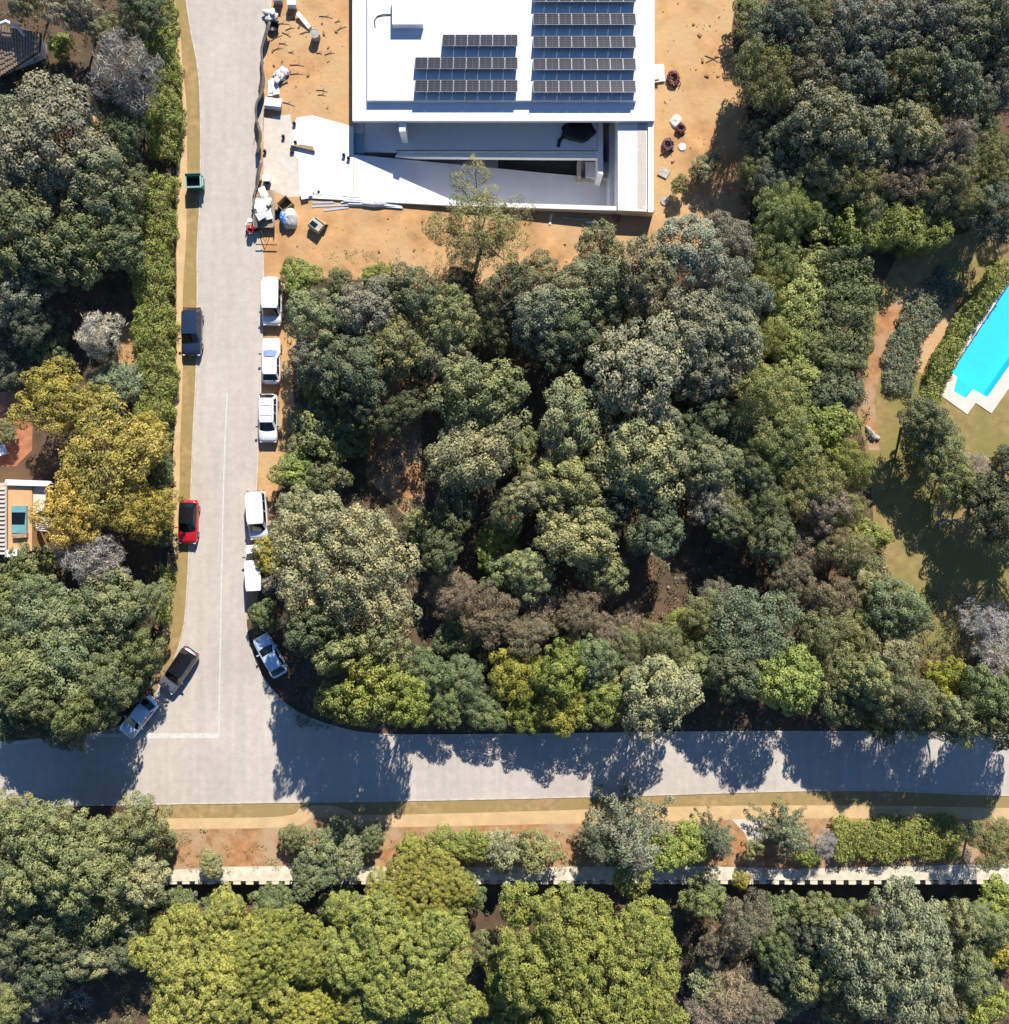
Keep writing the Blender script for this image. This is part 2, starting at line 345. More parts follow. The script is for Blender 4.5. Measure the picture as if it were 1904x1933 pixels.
sheet('site_soil', smooth_line(VP([(505, -120), (1410, -120), (1388, 0), (1380, 60), (1393, 140), (1415, 240), (1413, 330), (1408, 440), (1300, 480), (1130, 520), (1000, 560), (850, 555), (700, 530), (560, 520), (492, 480), (488, 400), (496, 200), (505, -120)]), 2)[:-1], 0.004, 'site_soil', holes=[PIT])
# garden lawn and dug beds
sheet('lawn', VP([(1655, 560), (1700, 470), (1860, 430), (2200, 400), (2200, 1240), (1740, 1240), (1690, 1120), (1650, 1000), (1640, 880), (1618, 780), (1640, 640)]), 0.004, 'lawn', holes=[POOL])
sheet('garden_path', smooth_line(VP([(1655, 590), (1740, 535), (1770, 545), (1690, 620), (1668, 680), (1650, 760), (1660, 850), (1640, 850), (1625, 780), (1640, 680), (1655, 590)]), 2)[:-1], 0.008, 'slope_soil')
sheet('clay_bed', VP([(1722, 700), (1745, 625), (1810, 545), (1822, 560), (1775, 650), (1740, 705)]), 0.010, 'site_soil')
sheet('clay_path', VP([(-40, 745), (50, 735), (62, 800), (60, 850), (30, 880), (-40, 880)]), 0.006, 'terracotta')
sheet('clay_path', VP([(215, 605), (255, 610), (268, 720), (225, 690)]), 0.006, 'site_soil')
sheet('clay_path', VP([(160, 150), (182, 190), (200, 260), (186, 262), (165, 210)]), 0.006, 'site_soil')
sheet('clay_path', VP([(700, 720), (790, 700), (800, 960), (770, 980), (690, 900)]), 0.006, 'slope_soil')

# ------------------------------------------------------------------ villa under construction
hx0, hx1 = V(665, 0, 2.2).x, V(1235, 0, 2.2).x; hy = V(0, 228, 2.2).y; HN = V(0, -110).y
villa = thing('villa', 'white flat-roofed villa with solar panels standing on orange building soil', 'house', ((hx0 + hx1) / 2, hy + 6, 0))
W = dict(parent=villa, world=True)
MB().box(hx0 + 0.8, hx1 - 1.0, hy + 2.4, HN - 0.5, -1.0, 1.8).build('wall', 'white_render', **W)
roof = MB().box(hx0, hx1, hy, HN, 1.8, 2.2).build('roof', 'white_render', **W)
px0, px1, pyy = V(693, 0, 2.75).x, V(1201, 0, 2.75).x, V(0, 190, 2.75).y
MB().box(px0, px1, pyy, HN - 0.4, 2.2, 2.75).build('roof_deck', 'roof_membrane', **W)
b0, b1 = V(740, 46, 3.6), V(798, -12, 3.6)
MB().box(b0.x, b1.x, b0.y, b1.y, 2.75, 3.6).build('stair_housing', 'white_render', **W)
MB().tube([V(738, 28, 2.8), V(725, 27, 2.84), V(712, 31, 2.8), V(706, 40, 2.78), V(708, 52, 2.78)], 0.05).build('roof_cable', 'dark_metal', **W)
# balcony slab below the roof
bz = -1.0
MB().prism(VP([(686, 190), (1131, 190), (1131, 287), (686, 287)], bz), bz - 0.35, bz).build('balcony', 'white_render', **W)
MB().prism(VP([(752, 287), (1131, 287), (1131, 299), (745, 296)], bz - 0.1), bz - 0.7, bz - 0.1).build('balcony_fascia', 'white_render', **W)
MB().prism(VP([(700, 250), (1120, 250), (1120, 270), (700, 270)], -1.4), -4.99, -1.36).build('basement_wall', 'ramp_concrete', **W)
MB().tube([V(747, 284, 0), V(1127, 285, 0), V(1127, 200, 0)], 0.04, 5).build('handrail', 'dark_metal', **W)
for q in range(14):
    a = V(747 + q * 27.1, 284.5, 0); b = V(747 + q * 27.1 + 26, 284.5, 0)
    MB().box(a.x, b.x, a.y - 0.012, a.y + 0.012, bz + 0.06, -0.06).build('balustrade_pane', 'clear_glass', **W)
p = V(758, 236, 1.8); MB().prism([(p.x - .25, p.y - .6), (p.x + .35, p.y - .6), (p.x + .35, p.y + .4), (p.x - .25, p.y + .4)], -1.0, 1.8).build('column', 'white_render', **W)
for q in range(6):
    x = hx0 + 3 + q * 4.1
    w_ = MB().box(x, x + 3.2, hy + 2.36, hy + 2.41, -0.9, 1.5).build('window', 'glass_dark', **W)
    for xa in (x - .06, x + 3.2):
        f_ = MB().box(xa, xa + .06, hy + 2.32, hy + 2.42, -0.9, 1.5).build('jamb', 'alu', villa, world=True); f_.parent = w_
MB().prism(VP([(663, 40), (685, 40), (685, 290), (663, 290)], -0.6), -0.9, -0.6).build('side_path', 'ramp_concrete', **W)
MB().prism(VP([(664, 252), (685, 252), (685, 289), (664, 289)], -0.3), -0.55, -0.3).build('light_well_cover', 'teal_glass', **W)
# excavated court, ramp to the garage and its walls
MB().prism(VP([(640, -120), (1190, -120), (1190, 420), (640, 420)], -5), -5.4, -5.0).build('court_floor', 'ramp_concrete', **W)
MB().prism(VP([(940, 290), (1092, 290), (1092, 345), (940, 325)], -4.9), -4.99, -4.9).build('dark_sheet', 'dark_floor', **W)  # near-black sheet lying on the court floor
ra = [V(668, 292, 0.0), V(668, 374, 0.0)]; rm_ = [V(845, 309, -2.6), V(845, 392, -2.6)]
rb = [V(1030, 327, -4.2), V(1030, 415, -4.2)]; rc = [V(1170, 339, -4.2), V(1170, 420, -4.2)]
rp_ = ra + rm_ + rb + rc
MB().add([*rp_, *[(p.x, p.y, -5.1) for p in rp_]], [(2 * i, 2 * i + 1, 2 * i + 3, 2 * i + 2) for i in range(3)] + [(2 * i, 2 * i + 2, 2 * i + 10, 2 * i + 8) for i in range(3)]).build('ramp', 'ramp_concrete', **W)
tz = 1.6
MB().prism(VP([(1166, -110), (1233, -110), (1233, 400), (1166, 397)], tz), -4.99, tz).build('terrace', 'white_concrete', **W)
MB().prism(VP([(1203, 200), (1219, 200), (1219, 394), (1203, 393)], tz), tz, tz + 0.02).build('wall_shade_strip', 'beige_tile_and_shade', **W)  # shaded wall face and its shadow painted as a flat beige strip
MB().prism(VP([(1223, 200), (1233, 200), (1233, 401), (1223, 401)], tz + .15), tz, tz + 0.22).build('parapet', 'white_render', **W)
sw = VP([(565, 364), (845, 379), (1166, 394), (1223, 397), (1233, 404), (1166, 402), (845, 387), (565, 370)], 0.6)
MB().prism(sw, [0, -4.98, -4.98, -4.98, -1, -1, -1, -1], [0.12, .45, 1.3, 1.72, 1.72, 1.3, .45, .12]).build('boundary_wall', 'white_render', **W)
p = V(1093, 320, -3.6); MB().obox((p.x, p.y, -4.2), 0.35, 1.6, 1.4).build('ramp_pier', 'beige_tile_and_shade', **W)
p = V(1100, 341, -4); MB().obox((p.x, p.y, -4.05), 1.5, 0.35, 0.3).build('ramp_plinth', 'beige_tile_and_shade', **W)
MB().prism(VP([(1105, 306), (1150, 306), (1150, 338), (1105, 334)], -3.6), -4.99, -3.6).build('garage_step', 'ramp_concrete', **W)
MB().prism(VP([(1128, 232), (1138, 232), (1138, 330), (1128, 326)], -0.9), -4.99, -0.9).build('court_wall', 'white_render', **W)
MB().prism(VP([(1150, 232), (1164, 232), (1164, 398), (1150, 392)], -1.4), -4.99, -1.4).build('court_bench', 'ramp_concrete', **W)
# entrance slabs in front of the ramp (setting)
sheet('driveway', VP([(498, 222), (548, 216), (560, 290), (565, 372), (540, 372), (497, 352)]), 0.010, 'pale_paving')
sheet('concrete_slab', VP([(553, 238), (560, 222), (590, 218), (655, 236), (667, 240), (667, 371), (565, 366), (562, 300), (553, 290)]), 0.014, 'white_concrete')

# solar panels: one thing each
def solar_panel(master=None):
    t = thing('solar_panel', '', 'solar panel')
    w, d, rise = 1.17, 1.30, 0.52; z0 = 0.10
    n = Vector((0, rise, d)).normalized()
    def Q(u, v, h=0): return Vector((u, (0.5 - v) * d, z0 + v * rise)) + n * h
    def slab(u0, u1, v0, v1, h0, h1):
        m = MB(); c = [(u0, v0), (u0, v1), (u1, v1), (u1, v0)]
        return m.add([Q(a, b, h0) for a, b in c] + [Q(a, b, h1) for a, b in c], [(3, 2, 1, 0), (4, 5, 6, 7), (0, 1, 5, 4), (1, 2, 6, 5), (2, 3, 7, 6), (3, 0, 4, 7)])
    slab(-w / 2 + .02, w / 2 - .02, .02, .98, 0.0, 0.03).build('cell_sheet', 'cell', t)
    fr = MB()
    for a in ((-w / 2, w / 2, 0, .02), (-w / 2, w / 2, .98, 1), (-w / 2, -w / 2 + .03, .02, .98), (w / 2 - .03, w / 2, .02, .98)):
        q = slab(*a, -0.005, 0.04); fr.add(q.v, q.f)
    fr.build('frame', 'panel_frame', t)
    bb = MB()
    for k in range(1, 5):
        q = slab(-w / 2 + .03, w / 2 - .03, k / 5 - .008, k / 5 + .008, .03, .034); bb.add(q.v, q.f)
    q = slab(-.008, .008, .03, .97, .03, .035); bb.add(q.v, q.f)
    bb.build('busbar', 'busbar', t)
    for s_ in (-1, 1):
        MB().box(s_ * .45 - .025, s_ * .45 + .025, -d / 2 + .02, -d / 2 + .07, 0, z0 + rise - .02).build('leg', 'alu', t)
    return t
def copy_tree(o, parent=None):
    c = o.copy(); C.objects.link(c); c.parent = parent
    for ch in list(o.children): copy_tree(ch, c)
    return c
panel0 = None
rows = [(1006, 1200, y, 8, f'{o_} row from the balcony edge, larger block') for y, o_ in ((-6, 'fifth'), (37, 'fourth'), (80, 'third'), (122, 'second'), (164, 'first'))] + [(835, 977, 77, 6, 'short third row, smaller block'), (783, 977, 120, 8, 'second row from the balcony edge, smaller block'), (783, 977, 163, 8, 'first row from the balcony edge, smaller block')]
for x0, x1, y, n, which in rows:
    for k in range(n):
        if panel0 is None: t = panel0 = solar_panel()
        else: t = copy_tree(panel0)
        p = V(x0 + (k + .5) * (x1 - x0) / n, y, 3.1); t.location = (p.x, p.y, 2.752); t.scale.x = (x1 - x0) / n / S * (H - 3.1) / H / 1.19
        t['label'] = f'dark solar panel, {which}'; t['group'] = f'solar panels, {which}'

# crumpled black sheet on the balcony
def blob(seed, rx, ry, h, n=18, rough=0.25, profile=0.5):
    r = np.random.default_rng(seed); m = MB(); rings = 6; vs_ = []
    ph = r.uniform(0, 6.28, 6); am = r.uniform(.3, 1, 6)
    for i in range(rings):
        t = i / (rings - 1); rr = math.cos(t * math.pi / 2) ** profile if t < 1 else 0.02
        for j in range(n):
            a = 2 * math.pi * j / n
            k = 1 + rough * sum(am[q] * math.sin((q + 2) * a + ph[q] + t * q) for q in range(4)) / 2.2 + r.uniform(-1, 1) * rough * .15
            vs_.append((rx * rr * k * math.cos(a), ry * rr * k * math.sin(a), h * math.sin(t * math.pi / 2) * (1 + r.uniform(-.18, .18))))
    vs_ = [(x, y, max(0, z)) for x, y, z in vs_]
    fs_ = [(i * n + j, i * n + (j + 1) % n, (i + 1) * n + (j + 1) % n, (i + 1) * n + j) for i in range(rings - 1) for j in range(n)]
    fs_.append(tuple((rings - 1) * n + j for j in range(n)))
    return m.add(vs_, fs_)
p = V(1092, 247, -0.8); t = thing('plastic_sheet', 'crumpled black plastic sheet heaped on the shaded balcony', 'sheet', (p.x, p.y, bz))
blob(5, 1.75, 1.0, 0.5).build('heap', 'black_plastic', t, True)
MB().prism([(-1.5, -.3), (-1.1, -.3), (-1.7, -1.0), (-1.8, -1.5), (-2.1, -1.5), (-2.0, -.8)], 0.01, 0.1).build('trailing_corner', 'black_plastic', t)

# ------------------------------------------------------------------ vehicles
def loft(stations):
    n = len(stations[0]); m = MB(); vs_ = [p for s_ in stations for p in s_]; k = len(stations)
    fs_ = [(i * n + j, i * n + j + 1, (i + 1) * n + j + 1, (i + 1) * n + j) for i in range(k - 1) for j in range(n - 1)]
    fs_ += [(i * n + n - 1, i * n, (i + 1) * n, (i + 1) * n + n - 1) for i in range(k - 1)]
    fs_ += [tuple(range(n)), tuple((k - 1) * n + j for j in range(n))[::-1]]
    return m.add(vs_, fs_)
def gridpatch(c00, c10, c11, c01, bulge, nrm, nu=5, nv=3):
    c00, c10, c11, c01, nrm = [Vector(c) for c in (c00, c10, c11, c01, nrm)]; vs_ = []
    for j in range(nv + 1):
        for i in range(nu + 1):
            u, v = i / nu, j / nv
            p = c00 * (1 - u) * (1 - v) + c10 * u * (1 - v) + c11 * u * v + c01 * (1 - u) * v
            vs_.append(p + nrm * bulge * (4 * u * (1 - u)) ** .8)
    fs_ = [(j * (nu + 1) + i, j * (nu + 1) + i + 1, (j + 1) * (nu + 1) + i + 1, (j + 1) * (nu + 1) + i) for j in range(nv) for i in range(nu)]
    return MB().add(vs_, fs_)
def car(name, label, px, py, heading, L, Wd, Ht, paint, kind, roof_mat=None, cat='car', group=None, rack=False, pillar=None, wind='glass_dark', hood_z=0.98):
    c = V(px, py, Ht * 0.6); t = thing(name, label, cat, (c.x, c.y, 0.016), math.radians(heading), group)
    w = Wd / 2; hl = L / 2; belt = hood_z
    # cabin limits measured from the middle: windscreen foot, windscreen head, rear head, rear foot
    xw0, xw1, xr1, xr0 = {'van': (.62, .36, -.93, -.97), 'estate': (.50, .20, -.80, -.94), 'hatch': (.42, .10, -.62, -.86), 'suv': (.46, .16, -.78, -.93), 'sedan': (.38, .08, -.40, -.72)}[kind]
    xw0, xw1, xr1, xr0 = [q * hl for q in (xw0, xw1, xr1, xr0)]
    xs = [-1, -.985, -.94, -.86, -.7, -.5, -.25, 0, .25, .45, .62, .76, .88, .95, .985, 1]
    st = []
    for q in xs:
        x = q * hl
        wf = w * (1 - 0.22 * max(0, (abs(q) - .8) / .2) ** 2.2) * (1 - 0.02 * max(0, q))
        zt = belt if x < xw0 else belt - (0.16 if kind != 'van' else .2) * ((x - xw0) / (hl - xw0)) ** 1.6
        if q > .9: zt -= 0.22 * ((q - .9) / .1) ** 2
        if q < -.93: zt -= 0.2 * ((-q - .93) / .07) ** 2
        if kind == 'sedan' and x < xr0: zt = belt - .02 - (0.15 * max(0, (-q - .93) / .07) ** 2)
        z0 = .24 if abs(q) < .9 else .32
        half = [(wf * .9, z0), (wf, .42), (wf, .62), (wf * .985, zt - .12), (wf * .93, zt - .02), (wf * .6, zt + .02), (0, zt + .03)]
        st.append([(x, -a, b) for a, b in half[:-1]] + [(x, 0, half[-1][1])] + [(x, a, b) for a, b in half[:-1][::-1]])
    loft(st).build('body', paint, t, True)
    zb, zt = belt - .01, Ht - .05; wb, wt = w * .93, w * .76
    if kind == 'van': wt = w * .84
    bot = [(xw0, -wb * .86), (xw0 - .25, -wb), (xr0 + .12, -wb), (xr0, -wb * .9)]; bot = bot + [(a, -b) for a, b in bot[::-1]]
    top = [(xw1, -wt * .84), (xw1 - .15, -wt), (xr1 + .1, -wt), (xr1, -wt * .9)]; top = top + [(a, -b) for a, b in top[::-1]]
    n = 8; m = MB(); m.add([(*p, zb) for p in bot] + [(*p, zt) for p in top], [(i, n + i, n + (i + 1) % n, (i + 1) % n) for i in range(n)])
    m.build('cabin', pillar or paint, t)
    # crowned roof panel
    rf = MB(); nu, nv = 8, 6; vs_ = []
    for j in range(nv + 1):
        for i in range(nu + 1):
            u, v = i / nu, j / nv * 2 - 1
            x = xr1 + (xw1 - xr1) * u; e = 1 - .13 * max(0, (abs(u * 2 - 1) - .7) / .3) ** 2
            vs_.append((x, wt * e * v * 1.01, zt + .055 * (1 - v * v) * (1 - .5 * (2 * u - 1) ** 4) + .004))
    rf.add(vs_, [(j * (nu + 1) + i, j * (nu + 1) + i + 1, (j + 1) * (nu + 1) + i + 1, (j + 1) * (nu + 1) + i) for j in range(nv) for i in range(nu)])
    ro = rf.build('roof', roof_mat or paint, t, True)
    if rack:
        for s_ in (-1, 1): MB().tube([(xr1 + .2, s_ * wt * .8, zt + .09), (xw1 - .2, s_ * wt * .8, zt + .09)], .02, 5).build('roof_rail', 'grey_concrete', t)
        for xx in (.3, .7): MB().tube([(xr1 + (xw1 - xr1) * xx, -wt * .8, zt + .1), (xr1 + (xw1 - xr1) * xx, wt * .8, zt + .1)], .018, 5).build('cross_bar', 'grey_concrete', t)
    def lerp(a, b, f): return tuple(x + (y - x) * f for x, y in zip(a, b))
    # windscreen and rear window, a little proud of the cabin shell
    o = .015
    a0, a1 = (xw0 + o, -wb * .84, zb + .02), (xw0 + o, wb * .84, zb + .02); b1, b0 = (xw1 + o, wt * .82, zt + .005), (xw1 + o, -wt * .82, zt + .005)
    gridpatch(a0, a1, b1, b0, .09, (1, 0, .5)).build('windscreen', wind, t, True)
    a0, a1 = (xr0 - o, wb * .84, zb + .12), (xr0 - o, -wb * .84, zb + .12); b1, b0 = (xr1 - o, -wt * .84, zt), (xr1 - o, wt * .84, zt)
    gridpatch(a0, a1, b1, b0, .05, (-1, 0, .4)).build('rear_window', 'glass_dark', t, True)
    for s_ in (-1, 1):
        xm0 = xw0 - .25; span = [(.04, .40), (.44, .72), (.75, .95)] if kind in ('van', 'estate', 'suv') else [(.04, .46), (.5, .93)]
        for f0, f1 in span:
            bx0, bx1 = xm0 + (xr0 + .12 - xm0) * f0, xm0 + (xr0 + .12 - xm0) * f1
            tx0, tx1 = (xw1 - .15) + (xr1 + .1 - xw1 + .15) * f0, (xw1 - .15) + (xr1 + .1 - xw1 + .15) * f1
            lo, hi = .1, .88
            A = lerp((bx0, s_ * (wb + o), zb), (tx0, s_ * (wt + o), zt), lo); B = lerp((bx1, s_ * (wb + o), zb), (tx1, s_ * (wt + o), zt), lo)
            Cc = lerp((bx1, s_ * (wb + o), zb), (tx1, s_ * (wt + o), zt), hi); D = lerp((bx0, s_ * (wb + o), zb), (tx0, s_ * (wt + o), zt), hi)
            MB().add([A, B, Cc, D], [(0, 1, 2, 3) if s_ < 0 else (3, 2, 1, 0)]).build('side_window', 'glass_dark', t)
        MB().obox((xw0 - .3, s_ * (w + .1), belt + .06), .12, .22, .14).build('mirror', paint if paint != 'white_paint' else 'dark_metal', t)
        MB().obox((hl * .955, s_ * w * .68, belt - .3), .16, .32, .12, rz=-s_ * .35).build('headlight', 'lamp_glass', t)
        MB().obox((-hl * .985, s_ * w * .78, belt - .2), .08, .2, .3).build('tail_light', 'tail_red', t)
        for xx in (.60, -.58):
            wl = MB().lathe([(.2, -.1), (.315, -.1), (.33, -.06), (.33, .06), (.315, .1), (.2, .1)], (xx * hl, s_ * (w - .09), .325), 14, 'Y').build('wheel', 'tyre', t, False)
            rm = MB().lathe([(.05, 0), (.2, 0), (.2, .01), (.05, .01)], (xx * hl, s_ * (w + .012) - .005, .325), 12, 'Y').build('rim', 'rim', t); rm.parent = wl
    MB().obox((hl * .99, 0, .42), .05, .52, .11).build('number_plate', 'number_plate', t)
    MB().obox((hl * .965, 0, .56), .1, w * .9, .12).build('grille', 'dark_metal', t)
    MB().obox((-hl * .985, 0, .48), .08, w * 1.5, .16).build('bumper', 'dark_metal' if kind in ('van', 'suv') else paint, t)
    return t

car('parked_van', 'white minivan parked behind the green shrub at the building site edge', 512, 568, -91, 4.45, 1.85, 1.85, 'white_paint', 'van', cat='van', hood_z=1.02)
car('parked_car', 'white hatchback with sky reflection painted into its windscreen parked between minivan and estate car', 511, 681, 90, 4.3, 1.75, 1.5, 'white_paint', 'hatch', wind='sky_reflection_screen')
car('parked_car', 'white estate car with roof bars parked beside bare soil and shrub', 505, 789, -90, 4.55, 1.78, 1.55, 'white_paint', 'estate', rack=True)
car('parked_van', 'white panel van parked nose to nose with shrub-covered van', 484, 972, -86, 4.6, 1.85, 1.85, 'white_paint', 'van', cat='van', hood_z=1.02)
car('parked_van', 'white box van half hidden under a yellow-green shrub', 480, 1073, 93, 4.4, 1.75, 1.95, 'white_paint', 'van', cat='van', hood_z=1.0)
car('parked_car', 'pale car with reflected sky blue in its paint parked askew in tree shade', 510, 1238, 119, 4.2, 1.75, 1.48, 'silver_sky_paint', 'hatch')
car('parked_car', 'dark navy blue SUV parked on the grass verge beside the hedge', 360, 625, -91, 4.5, 1.85, 1.66, 'navy_paint', 'suv')
car('parked_car', 'red car with black roof parked on the verge beside the motorcycle', 354, 985, -92, 4.1, 1.78, 1.5, 'red_paint', 'hatch', roof_mat='black_roof', pillar='black_roof')
car('parked_car', 'dark grey SUV with black roof parked at an angle on the corner', 335, 1266, -124, 4.5, 1.85, 1.66, 'grey_paint', 'suv', roof_mat='black_roof', pillar='black_roof')
car('parked_car', 'silver car parked at an angle beside the white stop line', 261, 1354, -128, 4.3, 1.75, 1.46, 'silver_sky_paint', 'hatch')

# motorcycle
p = V(326, 1050, 0.6); t = thing('motorcycle', 'black motorcycle parked on the sandy path in front of the red car', 'motorcycle', (p.x, p.y, 0.012), math.radians(-80))
for xx in (.7, -.68):
    wl = MB().lathe([(.2, -.06), (.29, -.06), (.31, 0), (.29, .06), (.2, .06)], (xx, 0, .31), 14, 'Y').build('wheel', 'tyre', t)
loft([[(x, -w_, z0), (x, -w_ * 1.1, (z0 + z1) / 2), (x, -w_ * .5, z1), (x, w_ * .5, z1), (x, w_ * 1.1, (z0 + z1) / 2), (x, w_, z0)] for x, w_, z0, z1 in ((-.75, .08, .6, .75), (-.4, .16, .4, .8), (0, .18, .3, .95), (.35, .16, .4, .95), (.6, .08, .6, .85))]).build('body', 'black_plastic', t, True)
MB().obox((-.3, 0, .84), .75, .3, .12).build('seat', 'tyre', t, bevel=.03)
MB().tube([(.35, -.38, 1.02), (.5, -.2, 1.05), (.5, .2, 1.05), (.35, .38, 1.02)], .025).build('handlebar', 'dark_metal', t)
MB().tube([(.5, .08, 1.0), (.7, .08, .35)], .03).tube([(.5, -.08, 1.0), (.7, -.08, .35)], .03).build('fork', 'alu', t)
MB().obox((-.72, 0, .95), .42, .42, .3).build('top_case', 'black_plastic', t, bevel=.05)

# green waste container, open top
p = V(369, 347, 0.6); t = thing('waste_container', 'open green waste container standing on the grass verge', 'container', (p.x, p.y, 0.01), math.radians(2))
w_, d_, h_ = .72, .55, 1.25
for nm, q in (('side_wall', [(-w_, -d_), (-w_ + .06, -d_ + .06), (-w_ + .06, d_ - .06), (-w_, d_)]), ('side_wall', [(w_, -d_), (w_, d_), (w_ - .06, d_ - .06), (w_ - .06, -d_ + .06)]),
              ('front_wall', [(-w_, -d_), (w_, -d_), (w_ - .06, -d_ + .06), (-w_ + .06, -d_ + .06)]), ('back_wall', [(-w_, d_), (-w_ + .06, d_ - .06), (w_ - .06, d_ - .06), (w_, d_)])):
    MB().prism(q, .15, h_).build(nm, 'bin_green', t)
MB().box(-w_ + .05, w_ - .05, -d_ + .05, d_ - .05, .15, .2).build('floor', 'bin_green', t)
rm = MB().box(-w_ - .06, -w_ + .09, -d_ - .06, d_ + .06, h_, h_ + .06).box(w_ - .09, w_ + .06, -d_ - .06, d_ + .06, h_, h_ + .06).box(-w_ + .09, w_ - .09, -d_ - .06, -d_ + .06, h_, h_ + .06).box(-w_ + .09, w_ - .09, d_ - .06, d_ + .06, h_, h_ + .06)
rm.build('rim', 'bin_rim', t)
MB().obox((w_ + .12, 0, 1.1), .12, .8, .1).build('lift_bar', 'bin_rim', t)
MB().prism([(-w_, d_ + .07), (w_, d_ + .07), (w_, d_ + .13), (-w_, d_ + .13)], .5, h_ + .2).build('lid', 'bin_green', t)
for a in (-1, 1):
    for b in (-1, 1): MB().lathe([(.03, -.03), (.08, -.03), (.08, .03), (.03, .03)], (a * .55, b * .4, .08), 10, 'Y').build('wheel', 'tyre', t)
MB().obox((0, -.1, .5), 1.2, .8, .5, rz=.1).build('rubbish', 'black_plastic', t)

# ------------------------------------------------------------------ building site clutter
def net_fence(label, pts):
    b = U(*pts[0]); t = thing('net_fence', label, 'fence', (b.x, b.y, 0))
    line = smooth_line([xy(U(*q)) for q in pts], 0.25); vs_ = []; r = np.random.default_rng(len(pts))
    for i, (x, y) in enumerate(line):
        o1 = .10 * math.sin(i * .8) + r.uniform(-.04, .04); o2 = .22 * math.sin(i * .33 + 1) + .25
        for k, (z, o) in enumerate(((0.0, o1 - .1), (.45, o1 * .5), (.9, o2 * .7), (1.15 + .1 * math.sin(i * .5), o2), (1.0 + .1 * math.sin(i * .5), o2 + .18))):
            vs_.append((x + o, y + r.uniform(-.02, .02), z))
    n = len(line); MB().add(vs_, [(5 * i + k, 5 * i + k + 1, 5 * i + 5 + k + 1, 5 * i + 5 + k) for i in range(n - 1) for k in range(4)]).build('netting', 'net', t, True, world=True)
    for i in range(0, n, 12): MB().tube([(line[i][0] + .05, line[i][1], 0), (line[i][0] + .12, line[i][1], 1.3)], .03, 6).build('post', 'dark_metal', t, world=True)
net_fence('long sagging dark net fence between road and orange building soil', [(508, 52), (503, 78), (499, 102), (501, 120), (497, 150), (495, 184), (491, 210), (488, 240), (491, 268), (490, 298)])
net_fence('short torn dark net fence beside the site entrance and board stack', [(493, 318), (489, 335), (490, 360), (485, 385), (482, 415), (483, 440)])

def pallet(t, z=0, s=1.0, rz=0):
    for k in range(5): MB().obox((0, -.48 * s + k * .24 * s, z + .12), 1.2 * s, .14 * s, .03).build('slat', 'plank', t)
    for k in (-1, 0, 1): MB().obox((k * .5 * s, 0, z + .055), .1, 1.1 * s, .1).build('bearer', 'plank', t)
def bag_pallet(label, ux, uy, rz, n, seed, mat='white_bag'):
    p = U(ux, uy); t = thing('pallet_of_bags', label, 'pallet', (p.x, p.y, .004), rz); pallet(t); r = np.random.default_rng(seed)
    for k in range(n):
        b = blob(seed * 7 + k, .40, .27, .17, 12, .14, .3); o = b.build('bag', mat, t, True)
        o.location = (r.uniform(-.35, .35), r.uniform(-.35, .35), .14 + .2 * (k // 4)); o.rotation_euler = (r.uniform(-.15, .15), r.uniform(-.15, .15), r.uniform(0, 3))
bag_pallet('pallet of pale bags beside a black tub near the net fence', 517, 32, .2, 9, 3)
bag_pallet('pallet heaped with pale cement bags behind the middle of the net fence', 532, 152, .5, 10, 4)
bag_pallet('small pallet with white sacks next to the round water tank frame', 538, 138, .9, 7, 6)
def boards(name, label, ux, uy, rz, n, sx, sy, mat, jitter=.12, th=.06, seed=1, cat='boards', tilt=.03):
    p = U(ux, uy); t = thing(name, label, cat, (p.x, p.y, .006), rz); r = np.random.default_rng(seed)
    for k in range(n):
        MB().obox((r.uniform(-jitter, jitter), r.uniform(-jitter, jitter), th * .5 + k * th * 1.05 + (tilt * .5 * max(sx, sy))), sx * r.uniform(.85, 1), sy * r.uniform(.85, 1), th, rz=r.uniform(-.15, .15), rx=r.uniform(-tilt, tilt), ry=r.uniform(-tilt, tilt)).build('board', mat, t)
    return t
boards('board_stack', 'stack of white boards with blue-shaded edges beside the site entrance', 522, 201, -.12, 7, 1.6, .85, 'foam_board', .12, .1, 2)
boards('board_stack', 'loose white boards lying against the netting fence bend', 521, 168, .1, 4, .7, 1.3, 'foam_board', .25, .07, 3)
# black rubber tub
p = U(522, 54); t = thing('tub', 'black rubber tub in front of a pallet of pale bags', 'tub', (p.x, p.y, .004))
MB().lathe([(.35, 0), (.5, .4), (.54, .42), (.5, .44), (.42, .12), (.02, .1)], n=16).build('bowl', 'black_plastic', t, True)
MB().tube([(.45, 0, .42), (.58, 0, .5), (.62, .1, .42)], .02).build('handle', 'dark_metal', t)
# concrete drum, boxes
p = U(600, 68, .45); t = thing('concrete_ring', 'grey octagonal concrete drum standing on orange soil', 'concrete drum', (p.x, p.y, .004))
MB().lathe([(.42, 0), (.44, .03), (.44, .85), (.02, .9)], n=8).build('drum', 'grey_concrete', t)
MB().lathe([(.47, .80), (.47, .88), (.4, .88), (.4, .8)], n=8).build('rim', 'stone', t)
for ux, uy, mt, lb in ((556, 6, 'white_plastic', 'white lidded plastic crate on the orange soil near a plank'), (529, -2, 'grey_concrete', 'dark grey lidded storage crate beside the net fence top')):
    p = U(ux, uy, .5); t = thing('storage_crate', lb, 'crate', (p.x, p.y, .004))
    MB().prism([(-.38, -.35), (.38, -.35), (.38, .35), (-.38, .35)], 0, .85).build('body', mt, t, bevel=.03)
    MB().box(-.42, .42, -.39, .39, .85, .92).build('lid', mt, t, bevel=.02)
p = U(579, 40, .3); t = thing('white_plank', 'white plank leaning beside the grey concrete drum', 'plank', (p.x, p.y, .25), -.85)
